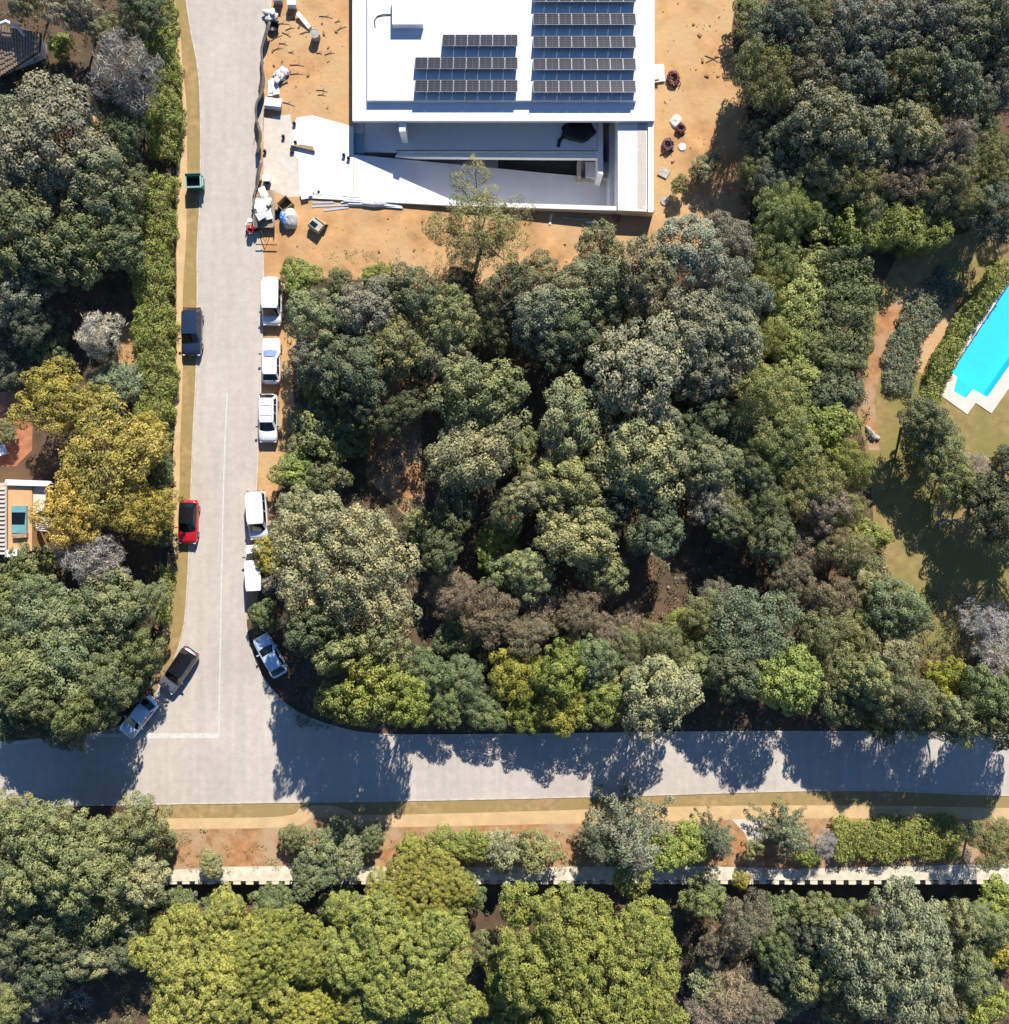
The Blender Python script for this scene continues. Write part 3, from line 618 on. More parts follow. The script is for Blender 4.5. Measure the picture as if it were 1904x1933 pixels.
MB().obox((0, 0, 0), 1.9, .4, .06, ry=.2).build('board', 'white_plastic', t); MB().obox((.8, 0, -.12), .12, .35, .25).build('support', 'plank', t)
# trailer loaded with white boards
p = U(507, 402); t = thing('trailer', 'site trailer loaded with white boards and scraps beside the road', 'trailer', (p.x, p.y, .006))
MB().box(-.95, .95, -1.75, 1.75, .55, .65).build('deck', 'plank', t)
for s_ in (-1, 1):
    MB().box(s_ * .95 - .03, s_ * .95 + .03, -1.75, 1.75, .65, .95).build('side_board', 'alu', t)
    MB().lathe([(.15, -.08), (.3, -.08), (.3, .08), (.15, .08)], (s_ * 1.05, -.1, .3), 12, 'Y').build('wheel', 'tyre', t).rotation_euler = (0, 0, 0)
MB().tube([(-.5, -1.75, .55), (0, -3.1, .5), (.5, -1.75, .55)], .05).build('drawbar', 'dark_metal', t)
MB().tube([(-.9, -3.3, .45), (1.1, -3.35, .45)], .06).build('stand_bar', 'dark_metal', t)
r = np.random.default_rng(8)
p = U(507, 396); L_ = thing('board_load', 'jumbled load of white boards and panels lying on the trailer', 'boards', (p.x, p.y, .66))
for k in range(15):
    MB().obox((r.uniform(-.4, .4), r.uniform(-1.3, 1.3), .06 + k * .035), r.uniform(.5, 1.1), r.uniform(.4, 1.2), .04, rz=r.uniform(-.6, .6), rx=r.uniform(-.1, .1), ry=r.uniform(-.12, .12)).build('board', random.choice(['foam_board', 'white_plastic', 'white_bag', 'foam_board', 'grey_concrete']), L_)
# cement mixer
p = U(477, 430, .5); t = thing('cement_mixer', 'small red and white cement mixer standing at the road edge by the trailer', 'cement mixer', (p.x, p.y, .016), .1)
MB().lathe([(.12, -.35), (.33, -.15), (.36, .1), (.22, .42), (.18, .42), (.05, -.2)], (0, 0, .75), 14).build('drum', 'red_paint', t, True).rotation_euler = (.5, 0, 0)
for s_ in (-1, 1): MB().tube([(s_ * .4, -.45, .02), (s_ * .38, 0, .85), (s_ * .4, .5, .02)], .03).build('frame_leg', 'white_plastic', t)
MB().obox((0, .45, .5), .5, .35, .4).build('motor_box', 'white_plastic', t, bevel=.04)
for s_ in (-1, 1): MB().lathe([(.05, -.04), (.17, -.04), (.17, .04), (.05, .04)], (s_ * .44, -.4, .17), 10, 'Y').build('wheel', 'tyre', t)
# bulk bag with blue sheeting, tipped crate
p = U(552, 418); t = thing('rubble_bag', 'open bulk bag heaped with white plaster and blue sheeting', 'bag', (p.x, p.y, .006), .1)
blob(21, .8, 1.0, .9, 18, .15, .4).build('sack', 'white_bag', t, True)
o = blob(22, .45, .8, .75, 16, .2, .4).build('sheeting', 'blue_sheet', t, True); o.location = (-.45, .0, .12)
p = U(545, 392); t = thing('dark_crate', 'dark open timber crate behind the blue and white bulk bag', 'crate', (p.x, p.y, .006), .75)
for nm, q in (('side', (-.6, -.55, -.5, .5)), ('side', (.55, .6, -.5, .5)), ('end', (-.55, .55, -.5, -.45)), ('end', (-.55, .55, .45, .5))): MB().box(*q, 0, .8).build(nm, 'plank', t)
MB().box(-.55, .55, -.45, .45, .02, .06).build('base', 'wall_core', t)
p = U(602, 430, .4); t = thing('tipped_cabinet', 'pale tipped cabinet with a dark panel lying on orange soil', 'cabinet', (p.x, p.y, .3), -.65)
MB().obox((0, 0, .15), 1.25, 1.0, .7, rx=-.25).build('body', 'stone', t, bevel=.03)
MB().obox((-.15, -.1, .53), .7, .5, .03, rx=-.25).build('panel', 'glass_dark', t); MB().obox((.1, .66, .1), 1.2, .08, .8, rx=.4).build('open_door', 'plank', t)
# pipe bundle along the wall, planks
p = U(712, 386); t = thing('pipe_bundle', 'bundle of white plastic-wrapped pipes along the ramp wall', 'pipes', (p.x, p.y, .004), -.06)
for k in range(9):
    MB().tube([(-2.7 + r.uniform(-.5, .3), -.45 + .12 * k, .1 + .1 * (k % 2)), (0, -.35 + .09 * k, .12 + .14 * (k % 2)), (2.5 + r.uniform(-.3, .5), -.4 + .11 * k, .1)], .065, 6).build('pipe', ('white_plastic', 'foam_board', 'alu')[k % 3], t)
blob(31, 1.5, .45, .4, 16, .2, .4).build('wrapping', 'white_plastic', t, True)
for i, (ux, uy, rz, ln) in enumerate(((625, 392, .05, 3.2), (640, 398, .12, 2.4), (615, 386, .02, 2.0))):
    p = U(ux, uy); t = thing('plank', f'grey {("long", "middle", "short")[i]} plank lying on soil between bulk bag and pipes', 'plank', (p.x, p.y, .03), rz); MB().obox((0, 0, 0), ln, .18, .05).build('board', 'alu', t)
boards('rubble_heap', 'small heap of pale broken boards below the concrete slab', 586, 372, .3, 6, .8, .5, 'foam_board', .5, .05, 7, 'rubble', .1)
p = U(607, 366); t = thing('hose_reel', 'small white and black hose reel at the slab edge', 'reel', (p.x, p.y, .01))
MB().lathe([(.1, 0), (.3, .02), (.3, .1), (.1, .12)], n=14).build('disc', 'white_plastic', t); MB().lathe([(.05, .12), (.12, .12), (.12, .2), (.05, .2)], n=10).build('hub', 'tyre', t)
p = U(575, 281, .2); t = thing('brown_wedge', 'tapering brown beam on the white concrete slab', 'wedge', (p.x, p.y, .016))
MB().prism([(-1.1, .18), (1.2, -.35), (1.0, .1), (-.2, .25)], 0, .3).build('timber', 'plank', t); MB().obox((-.95, -.25, .15), .35, .4, .3).build('block', 'black_plastic', t)  # plain brown wedge shape with a black block beside it
for i, (ux, uy) in enumerate(((561, 237), (563, 273), (540, 262), (505, 290), (655, 297), (664, 303))):
    p = U(ux, uy); t = thing('bucket', 'small dark bucket standing on the pale entrance paving', 'bucket', (p.x, p.y, .016), 0, 'buckets on the entrance paving')
    MB().lathe([(.12, 0), (.17, .3), (.14, .3), (.1, .04)], n=10).build('pail', 'black_plastic', t); MB().tube([(-.16, 0, .3), (0, .02, .42), (.16, 0, .3)], .012, 4).build('handle', 'alu', t)
p = U(508, 342, .4); t = thing('site_bin', 'white site box with dark front standing inside the torn net fence', 'box', (p.x, p.y, .006)); MB().obox((0, 0, .4), .65, .55, .8).build('body', 'white_plastic', t, bevel=.03); MB().obox((0, -.29, .35), .5, .03, .5).build('front_panel', 'dark_metal', t)
MB().obox((0, 0, .82), .7, .6, .05).build('lid', 'foam_board', t)

def coil(label, ux, uy, R_, turns, mat, seed, name='hose_coil', rz=0.0, wob=.07):
    p = U(ux, uy); t = thing(name, label, 'coil', (p.x, p.y, .01), rz); r = np.random.default_rng(seed); pts = []
    n = turns * 16
    for i in range(n):
        a = i / 16 * 2 * math.pi; rr = R_ * (1 - .45 * ((i // 16) % 3) / 3) + r.uniform(-wob, wob) * R_
        pts.append((rr * math.cos(a), rr * math.sin(a) * 1.1, .05 + .045 * (i // 16) + r.uniform(0, .03)))
    MB().tube(pts, .045, 5).build('hose', mat, t, True)
    MB().tube([pts[-1], (R_ * 1.2, -.4, .04), (R_ * 1.5 * math.cos(seed), -.9, .03)], .035, 5).build('loose_end', mat, t, True)
coil('large dark red hose coil with pale rim on soil beside the villa', 1281, 152, .60, 9, 'hose_red', 1, wob=.2)
coil('dark red hose coil lying over a white sack on the soil', 1294, 246, .40, 8, 'hose_red', 2, wob=.25)
coil('purple cable coil beside a white ring on the soil', 1270, 279, .50, 10, 'cable_purple', 3, wob=.25)
p = U(1298, 280); t = thing('white_ring', 'white ring lying beside the purple cable coil', 'ring', (p.x, p.y, .006)); MB().lathe([(.18, 0), (.34, 0), (.36, .08), (.2, .1)], n=16).build('rim', 'white_plastic', t)
MB().lathe([(.02, .005), (.17, .005), (.17, .012), (.02, .012)], n=12).build('core', 'tyre', t)
boards('board_stack', 'pale boards lying against the villa beside the largest hose coil', 1256, 142, .05, 4, 1.0, 1.7, 'foam_board', .15, .04, 11)
boards('brick_stack', 'small stack of pale and ochre bricks against the villa side', 1247, 150, 0, 8, .5, .9, 'coping', .12, .06, 12, 'bricks')
p = U(1286, 232); t = thing('white_sack', 'crumpled white sack under the dark red hose coil', 'sack', (p.x, p.y, .006)); blob(41, .55, .65, .22, 16, .2, .4).build('sack', 'white_bag', t, True); MB().obox((.1, -.2, .2), .4, .2, .04, rz=.6).build('flap', 'white_plastic', t)
boards('slab', 'single tilted pale slab lying on bare soil', 1263, 330, -.55, 2, .95, .95, 'stone', .03, .06, 13, 'slab')
p = U(1265, 383); t = thing('manhole_cover', 'round grey manhole cover lying on bare soil', 'cover', (p.x, p.y, .006)); MB().lathe([(.4, 0), (.42, .06), (.42, .1), (.02, .12)], n=16).build('disc', 'grey_concrete', t); MB().box(-.08, .08, -.02, .02, .12, .15).build('handle', 'dark_metal', t)
# debris below the boundary wall
for i, (ux, uy, rz, ln, mt, lb) in enumerate(((1095, 411, -.06, 3.6, 'plank', 'long brown scaffold plank at the foot of the white wall'), (1092, 417, -.1, 2.4, 'stone', 'pale scaffold plank at the foot of the white wall'), (1125, 424, -.02, 1.0, 'foam_board', 'short white board at the foot of the white wall'), (1048, 418, 1.4, 1.0, 'foam_board', 'white upright board piece on soil beside the pine'))):
    p = U(ux, uy); t = thing('plank', lb, 'plank', (p.x, p.y, .06), rz); MB().obox((0, 0, 0), ln, .2, .06, ry=.02).build('board', mt, t); MB().obox((ln * .3, 0, -.02), .12, .35, .06).build('batten', 'plank', t)
p = U(1173, 416); t = thing('sack', 'dull red sack lying in the shade below the white wall', 'sack', (p.x, p.y, .006)); blob(43, .35, .3, .35, 12, .2, .4).build('sack', 'pink_bag', t, True); MB().obox((.1, 0, .3), .15, .1, .1).build('knot', 'pink_bag', t)

# ------------------------------------------------------------------ swimming pool
pc = [xy(U(*p)) for p in ((1800, 707), (1808, 716), (1789, 752), (1840, 789), (1856, 767), (1886, 787), (2075, 517), (1960, 455))]
t = thing('swimming_pool', 'turquoise swimming pool with stepped corner and pale stone edge', 'pool', (*xy(U(1880, 650)), 0))
MB().prism(POOL, -1.5, -1.4).build('basin_floor', 'pool_tile', t, world=True)
n = len(POOL)
MB().add([(p[0], p[1], 0.05) for p in POOL] + [(p[0], p[1], -1.45) for p in POOL], [(i, (i + 1) % n, n + (i + 1) % n, n + i) for i in range(n)]).build('basin_wall', 'pool_tile', t, world=True)
MB().prism([xy(U(*p)) for p in ((1821, 718), (1814, 745), (1837, 758), (1850, 741), (1840, 728))], -1.39, -0.35).build('pool_step', 'pool_tile', t, world=True)
nv = len(POOL); wt_ = MB(); tr_ = tessellate_polygon([[Vector((*p, 0)) for p in POOL]])
wt_.add([(*p, -0.10) for p in POOL], [tuple(q) if (Vector(POOL[q[1]]) - Vector(POOL[q[0]])).cross(Vector(POOL[q[2]]) - Vector(POOL[q[0]])) > 0 else tuple(q[::-1]) for q in tr_])
wt_.build('water', 'pool_water', t, world=True)
lp = [[Vector((*p, 0)) for p in pc], [Vector((*p, 0)) for p in POOL]]; fl = [p for l in lp for p in l]; ff = []
for q in tessellate_polygon(lp):
    a, b, c = [fl[i] for i in q]; ff.append(tuple(q) if (b - a).cross(c - a).z > 0 else tuple(q[::-1]))
no = len(pc)
MB().add([(p.x, p.y, .06) for p in fl] + [(p.x, p.y, 0) for p in fl], ff + [(i, (i + 1) % no, len(fl) + (i + 1) % no, len(fl) + i) for i in range(no)]).build('coping', 'coping', t, world=True)
p = V(1768, 808); t = thing('garden_wall', 'low white garden wall between hedge and pool lawn', 'wall', (p.x, p.y, 0))
wl_ = smooth_line(VP([(1764, 776), (1768, 800), (1776, 836)]), .4); m = MB()
for i in range(len(wl_) - 1):
    a, b = Vector((*wl_[i], 0)), Vector((*wl_[i + 1], 0)); d = b - a; m.obox(((a + b) / 2 + Vector((0, 0, .25))), d.length * 1.02, .16, .5, rz=math.atan2(d.y, d.x))
m.build('wall_body', 'white_render', t, world=True)
p = V(1642, 818); t = thing('boulder', 'pale weathered boulder beside the garden path', 'rock', (p.x, p.y, 0), .6); blob(51, .3, .75, .45, 14, .25, .4).build('rock', 'stone', t, True); o = blob(52, .25, .3, .3, 10, .2, .4).build('chip', 'stone', t, True); o.location = (.3, -.7, 0)

# ------------------------------------------------------------------ block retaining wall
p = V(300, 1655); wallr = thing('retaining_wall', 'long stepped retaining wall of cream concrete blocks with gaps', 'wall', (p.x, p.y, LOW))
x0, x1 = V(302, 0).x, V(2010, 0).x
block_me = None; pitch = 1.22; k = 0
yw = V(0, 1664).y
nb = int((x1 - x0) / pitch)
for course in range(4):
    zt_ = -0.02 - course * 0.55; yy = yw + 0.05 - course * 0.17
    for i in range(nb):
        bx = x0 + (i + (0.5 if course % 2 else 0)) * pitch
        if block_me is None:
            o = MB().obox((0, 0, 0), .70, .62, .30).build('block', 'crib_block', wallr); block_me = o.data
        else:
            o = bpy.data.objects.new('block', block_me); C.objects.link(o); o.parent = wallr
        o.location = (bx + random.uniform(-.03, .03) - p.x, yy + random.uniform(-.03, .03) - p.y, zt_ - .15 - LOW); o.rotation_euler = (0, 0, random.uniform(-.04, .04))
for course in range(4):
    zt_ = -0.3 - course * 0.55; yy = yw + 0.05 - course * 0.17
    MB().box(x0 - .3, x1 + .3, yy - .02, yy + .55, zt_ - .27, zt_).build('stretcher_course', 'crib_block', wallr, world=True)
MB().box(x0 - .3, x1 + .3, yw - .1, WALL_Y + .01, LOW, -.35).build('earth_fill', 'wall_core', wallr, world=True)

# ------------------------------------------------------------------ neighbouring houses
# tiled roof in the corner
a, b, c, d = V(-60, 40, 3.2), V(78, 62, 3.4), V(74, 98, 2.7), V(-60, 152, 2.6)
t = thing('tiled_house', 'house with weathered brown clay tile roof among the garden trees', 'house', (*xy(V(0, 80)), 0))
MB().prism([xy(V(-60, 45, 2)), xy(V(70, 66, 2)), xy(V(66, 92, 2)), xy(V(-60, 142, 2))], 0, 1.0).build('wall', 'white_render', t, world=True)
d = d.copy(); d.z = a.z + (c.z - b.z) * ((d - a).xy.length / (c - b).xy.length); a.z = min(a.z, 3.4); n_ = (b - a).cross(d - a).normalized(); c.z = a.z - (n_.x * (c.x - a.x) + n_.y * (c.y - a.y)) / n_.z
MB().add([q - Vector((0, 0, .03)) for q in (a, b, c, d)] + [q - Vector((0, 0, .2)) for q in (a, b, c, d)], [(3, 2, 1, 0), (4, 5, 6, 7), (0, 1, 5, 4), (1, 2, 6, 5), (2, 3, 7, 6), (3, 0, 4, 7)]).build('roof', 'wall_core', t, world=True)
rt = [o for o in t.children if o.name.startswith('roof')][0]
cols = 24; tile_me = None
for i in range(cols):
    f0 = (i + .5) / cols
    top = a.lerp(b, f0); bot = d.lerp(c, f0); dirv = bot - top; ln = dirv.length; nrow = max(3, int(ln / .42))
    for j in range(nrow):
        q = top.lerp(bot, (j + .5) / nrow)
        if tile_me is None:
            vs_ = []; seg = 5
            for e in (0, 1):
                for s_ in range(seg + 1):
                    an = math.pi * s_ / seg; rr = .13 if e == 0 else .105
                    vs_.append((.23 if e == 0 else -.23, rr * math.cos(an), rr * .75 * math.sin(an) + (.035 if e == 0 else 0)))
            tm = MB().add(vs_, [(s_, s_ + 1, seg + 2 + s_, seg + 1 + s_) for s_ in range(seg)] + [tuple(range(seg + 1))[::-1]])
            o = tm.build('tile', 'roof_tile', rt); tile_me = o.data
        else:
            o = bpy.data.objects.new('tile', tile_me); C.objects.link(o); o.parent = rt
        o.location = q - t.location + Vector((0, 0, .05)); o.rotation_euler = dirv.normalized().to_track_quat('X', 'Z').to_euler(); o.rotation_euler.z += random.uniform(-.05, .05); o.scale.y = 1.0
p = V(14, 48, 3.9); MB().tube([(p.x - 1.1, p.y - .3, 3.2), (p.x - .9, p.y + .1, 3.8), (p.x, p.y + .25, 4.1), (p.x + .9, p.y - .1, 3.7), (p.x + 1.2, p.y - .6, 3.1)], .16, 8).build('roof_arch', 'white_render', t, world=True)
# terrace house with pergola
t = thing('terrace_house', 'peach coloured terrace house with white parapets and slatted pergola', 'house', (*xy(V(40, 975)), 0))
zt_ = 3.0
def P3(pts): return VP(pts, zt_)
MB().prism(P3([(-40, 915), (60, 915), (60, 1040), (-40, 1040)]), 0, zt_ - .02).build('wall', 'peach_render', t, world=True)
MB().prism(P3([(18, 914), (58, 914), (56, 1042), (18, 1042)]), zt_ - .02, zt_).build('terrace_floor', 'peach_render', t, world=True)
MB().prism(P3([(14, 905), (92, 908), (98, 913), (92, 918), (14, 916)]), zt_ - .4, zt_ + .35).build('parapet', 'white_render', t, world=True)
MB().prism(P3([(16, 1038), (54, 1036), (50, 1046), (16, 1052)]), zt_ - .4, zt_ + .35).build('parapet', 'white_render', t, world=True)
MB().prism(P3([(58, 915), (88, 918), (80, 960), (62, 972), (58, 970)]), zt_ - .6, zt_ - .3).build('side_roof', 'coping', t, world=True)
MB().prism(P3([(25, 955), (53, 955), (53, 1006), (25, 1006)]), zt_, zt_ + .35).build('skylight_kerb', 'teal_glass', t, world=True)
MB().prism(P3([(26, 967), (52, 967), (50, 990), (26, 990)]), zt_ + .35, zt_ + .37).build('skylight_pane', 'glass_dark', t, world=True)
MB().prism(P3([(26, 1008), (54, 1006), (54, 1014), (27, 1016)]), zt_, zt_ + .4).build('planter', 'plank', t, world=True)
for i in range(17): MB().prism(P3([(-40, 912 + i * 8.1), (16, 912 + i * 8.1), (16, 916.4 + i * 8.1), (-40, 916.4 + i * 8.1)]), zt_ + .5, zt_ + .62).build('pergola_slat', 'slat', t, world=True)
MB().prism(P3([(14, 908), (17, 908), (17, 1050), (14, 1050)]), zt_ + .3, zt_ + .5).build('pergola_beam', 'slat', t, world=True)
for i in range(7): MB().prism(P3([(64, 975 + i * 4), (100, 979 + i * 4), (100, 981 + i * 4), (64, 977 + i * 4)]), zt_ - .4, zt_ - .3).build('trellis_slat', 'slat', t, world=True)
for i in range(2):
    q = V(20 + 40 * i, 1034 - 110 * i); 
p = V(6, 852); t = thing('garden_table', 'white garden table on the terracotta path', 'table', (p.x, p.y, .006), .3)
MB().box(-.7, .7, -.5, .5, .72, .77).build('table_top', 'white_plastic', t, bevel=.02)
for a_ in (-1, 1):
    for b_ in (-1, 1): MB().box(a_ * .6 - .03, a_ * .6 + .03, b_ * .4 - .03, b_ * .4 + .03, 0, .72).build('leg', 'white_plastic', t)

# ------------------------------------------------------------------ vegetation
def unit(a): return a / np.maximum(np.linalg.norm(a, axis=-1, keepdims=True), 1e-6)
def leaf_mesh(name, c, nrm, size, aspect, tint, r):
    """one small pointed face per leaf"""
    n = len(c); t = unit(np.cross(nrm, r.normal(size=(n, 3)))); b = np.cross(nrm, t)
    s = (size * r.uniform(.65, 1.35, n))[:, None]
    v = np.empty((n, 4, 3)); fold = nrm * s * .12
    v[:, 0] = c - t * s * .5; v[:, 1] = c + b * s * aspect * .5 + fold; v[:, 2] = c + t * s * .5; v[:, 3] = c - b * s * aspect * .5 + fold
    me = bpy.data.meshes.new(name); me.vertices.add(4 * n); me.vertices.foreach_set('co', v.reshape(-1).astype(np.float32))
    me.loops.add(4 * n); me.loops.foreach_set('vertex_index', np.arange(4 * n, dtype=np.int32))
    me.polygons.add(n); me.polygons.foreach_set('loop_start', np.arange(0, 4 * n, 4, dtype=np.int32)); me.polygons.foreach_set('loop_total', np.full(n, 4, dtype=np.int32))
    at = me.attributes.new('tint', 'FLOAT', 'POINT'); at.data.foreach_set('value', np.repeat(tint, 4).astype(np.float32))
    me.update(calc_edges=True); return me
def clumps_to_leaves(cc, dd, rc, per, r, flat=.7, up=.45, rnd=.45, bias=.7, hollow=.7):
    n = len(cc); m = np.maximum(6, (per * (rc / rc.mean()) ** 2)).astype(int); idx = np.repeat(np.arange(n), m); N = len(idx)
    d = unit(r.normal(size=(N, 3)) + bias * dd[idx]); rad = rc[idx] * (hollow + (1 - hollow) * r.random(N) ** .5) * (1 + .18 * r.normal(size=N) * (r.random(N) < .3))
    p = cc[idx] + d * rad[:, None] * np.array([1, 1, flat])
    nr = unit(d + up * np.array([0, 0, 1]) + rnd * r.normal(size=(N, 3)))
    ct = r.random(n); tint = np.clip(.5 + (ct[idx] - .5) * .6 + (r.random(N) - .5) * .75, 0, 1)
    return p, nr, tint
def fib(n, zmin, r):
    i = np.arange(n) + .5; z = 1 - i / n * (1 - zmin); ph = i * 2.399963 + r.uniform(0, 6.28); s = np.sqrt(np.maximum(0, 1 - z * z))
    return np.stack([s * np.cos(ph), s * np.sin(ph), z], 1)
def lobes_for(R, h0, hgt, n, r, lr=(.34, .5), flat=.8, spread=(.62, .78)):
    """lobes spread through a crown of radius R whose middle is at height h0"""
    L = [(np.array([0, 0, h0 + hgt * .25]), R * .45)]
    for i in range(n):
        a = i * 2.399963 + r.uniform(-.4, .4); q = math.sqrt((i + .6) / n) * r.uniform(*spread)
        rad = R * r.uniform(*lr) * (1.05 - .25 * q)
        L.append((np.array([math.cos(a) * R * q, math.sin(a) * R * q, h0 + hgt * (.42 * (1 - q * q) + r.uniform(-.2, .2)) - rad * .3]), rad))
    return L
def crown_clumps(L, rc0, rc1, r, flat=.8, zmin=-.15, dens=1.0, drop=.72):
    cc, dd, rr = [], [], []
    for li, (c, rad) in enumerate(L):
        n = max(6, int(dens * 2 * math.pi * rad * rad * (1 - zmin) / (math.pi * ((rc0 + rc1) / 2) ** 2)))
        d = unit(fib(n, zmin, r) + r.normal(size=(n, 3)) * .12); p = c + d * rad * np.array([1, 1, flat]) * r.uniform(.82, 1.05, (n, 1))
        keep = np.ones(n, bool)
        for lj, (c2, rad2) in enumerate(L):
            if lj != li: keep &= np.linalg.norm((p - c2) / np.array([1, 1, flat]), axis=1) > rad2 * drop
        cc.append(p[keep]); dd.append(unit(d[keep] + np.array([0, 0, .5]))); rr.append(r.uniform(rc0, rc1, keep.sum()))
    return np.concatenate(cc), np.concatenate(dd), np.concatenate(rr)
def trunk_mesh(name, L, h0, r, rad, cc=None, twigs=30, lean=.3):
    m = MB(); k = np.array([r.uniform(-lean, lean), r.uniform(-lean, lean), h0 * .62])
    m.tube([(0, 0, -.3), tuple(k * .5 + np.array([.08, -.05, 0])), tuple(k)], [rad * 1.25, rad * .95, rad * .75], 8)
    for c, lr in L:
        mid = k + (c - k) * .5 + np.array([0, 0, -.15 * lr]) + r.normal(size=3) * .12
        m.tube([tuple(k), tuple(mid), tuple(c)], [rad * .55, rad * .36, rad * .18], 5, False)
        if cc is not None:
            nn = np.argsort(np.linalg.norm(cc - c, axis=1))[:24]
            for i in r.choice(nn, min(len(nn), max(2, twigs // len(L))), replace=False):
                m.tube([tuple(c), tuple((c + cc[i]) / 2 + r.normal(size=3) * .1), tuple(cc[i])], [rad * .16, rad * .1, rad * .04], 4, False)
    return m.mesh(name)
PROTO = {}
def add_proto(key, R, crown, trunk, cm='foliage', tm='bark'):
    crown.materials.append(M[cm]); trunk.materials.append(M[tm]); PROTO.setdefault(key, []).append((R, crown, trunk))
def broadleaf(key, R, h, n, rc, leaf, per, seed, aspect=.55, flat=.8, dens=1.0, up=.45, rnd=.45, lr=(.34, .5), crown_h=None, rad=None, zmin=-.15, bias=.7, cflat=.7, cm='foliage', tm='bark', hollow=.7, drop=.72, twigs=30, inner=90, spread=(.60, .86)):
    r = np.random.default_rng(seed); h0 = h * .62; L = lobes_for(R, h0, crown_h or h * .55, n, r, lr, flat, spread)
    cc, dd, rr = crown_clumps(L, rc[0], rc[1], r, flat, zmin, dens, drop)
    p, nr, ti = clumps_to_leaves(cc, dd, rr, per, r, cflat, up, rnd, bias, hollow)
    if inner:
        ps = []
        for c, rad_ in L:
            k = int(inner * rad_ ** 2); q = unit(r.normal(size=(k, 3))) * (r.random((k, 1)) ** .4) * rad_ * .86; ps.append(c + q * np.array([1, 1, flat]))
        ps = np.concatenate(ps); p = np.concatenate([p, ps]); nr = np.concatenate([nr, unit(r.normal(size=ps.shape) + np.array([0, 0, .6]))]); ti = np.concatenate([ti, r.random(len(ps))])
    add_proto(key, R, leaf_mesh('crown', p, nr, leaf, aspect, ti, r), trunk_mesh('trunk', L, h0, r, rad or R * .055, cc, twigs), cm, tm)
for s_ in range(4): broadleaf('oak', 3.5, 6.5, 10, (.44, .82), .21, 120, 100 + s_, rnd=.33, bias=.9, cflat=.62, up=.35)
for s_ in range(2): broadleaf('bigoak', 7.2, 9.0, 30, (.48, .88), .22, 115, 120 + s_, lr=(.2, .32), crown_h=4.0, rnd=.33, bias=.9, cflat=.62, up=.35)
for s_ in range(3): broadleaf('shrub', 1.9, 2.6, 7, (.26, .48), .17, 80, 130 + s_, crown_h=2.0, rad=.06, zmin=-.4, rnd=.4, inner=120)
for s_ in range(3): broadleaf('soft', 3.2, 5.6, 10, (.38, .7), .17, 170, 140 + s_, aspect=.35, rnd=.65, up=.3, hollow=.5)
for s_ in range(2): broadleaf('stonepine', 9.0, 10.5, 34, (.28, .52), .20, 80, 150 + s_, aspect=.42, lr=(.15, .33), crown_h=5.6, rnd=.5, rad=.35, flat=.78, dens=1.25, drop=.86, inner=80, spread=(.55, .98))
for s_ in range(2): broadleaf('gold', 4.4, 7.0, 15, (.34, .66), .18, 95, 160 + s_, lr=(.24, .38), rnd=.5, dens=.95)
for s_ in range(2): broadleaf('open', 5.6, 8.5, 15, (.40, .66), .18, 110, 170 + s_, lr=(.15, .23), crown_h=2.8, aspect=.32, rnd=.6, zmin=-.2, rad=.2, drop=.5, twigs=60, inner=60)
for s_ in range(2): broadleaf('bare', 2.0, 3.2, 7, (.35, .6), .42, 85, 180 + s_, aspect=.07, rnd=1.6, up=0, hollow=.2, cm='twigs', tm='pale_bark', rad=.08, crown_h=2.0, zmin=-.4, inner=0)
def conifer(seed, R=2.6, h=7.0):
    r = np.random.default_rng(seed); cc, dd, rr, ends = [], [], [], []
    for lv in range(9):
        f = lv / 8; z = h * (.16 + .8 * f); br = R * (1.02 - .9 * f) * r.uniform(.85, 1.1); nb_ = int(9 - 4 * f)
        for q in range(nb_):
            a = 2 * math.pi * q / nb_ + r.uniform(-.3, .3) + lv * .7; lb = br * r.uniform(.75, 1.1)
            e = np.array([math.cos(a) * lb, math.sin(a) * lb, z - .14 * lb]); ends.append((np.array([0, 0, z]), e))
            for s in np.arange(.35, lb + .01, .34):
                cc.append(np.array([0, 0, z]) + (e - np.array([0, 0, z])) * (s / lb) + r.normal(size=3) * .06); dd.append((math.cos(a) * .5, math.sin(a) * .5, .8)); rr.append(.30 * (1.1 - .35 * s / max(lb, .4)))
    cc, dd, rr = np.array(cc), unit(np.array(dd)), np.array(rr)
    p, nr, ti = clumps_to_leaves(cc, dd, rr, 46, r, .6, .4, .7, .5, .4)
    m = MB(); m.tube([(0, 0, -.3), (.05, 0, h * .5), (0, 0, h * .97)], [.16, .1, .03], 7)
    for s, e in ends: m.tube([tuple(s), tuple(e)], [.035, .012], 4, False)
    add_proto('conifer', R, leaf_mesh('crown', p, nr, .19, .28, ti, r), m.mesh('trunk'))
conifer(190); conifer(191)
def dead_tree(seed, R=3.0, h=5.0):
    r = np.random.default_rng(seed); m = MB(); tw = MB()
    def grow(p, d, ln, rad, lv):
        e = p + d * ln; mid = p + d * ln * .5 + r.normal(size=3) * ln * .06
        (m if lv < 2 else tw).tube([tuple(p), tuple(mid), tuple(e)], [rad, rad * .8, rad * .6], 6 if lv < 2 else 4, False)
        if lv < 4:
            for _ in range(3 if lv else 5):
                nd = d + r.normal(size=3) * (.55 if lv else .75); nd[2] = abs(nd[2]) * .8 + .05; grow(e - d * ln * r.uniform(0, .35), nd / np.linalg.norm(nd), ln * r.uniform(.55, .8), rad * .6, lv + 1)
    grow(np.array([0, 0, -.2]), np.array([.08, .05, 1.0]), h * .3, .16, 0)
    return m, tw
m_, tw_ = dead_tree(200); add_proto('dead', 2.2, tw_.mesh('crown'), m_.mesh('trunk'), 'pale_bark', 'pale_bark')
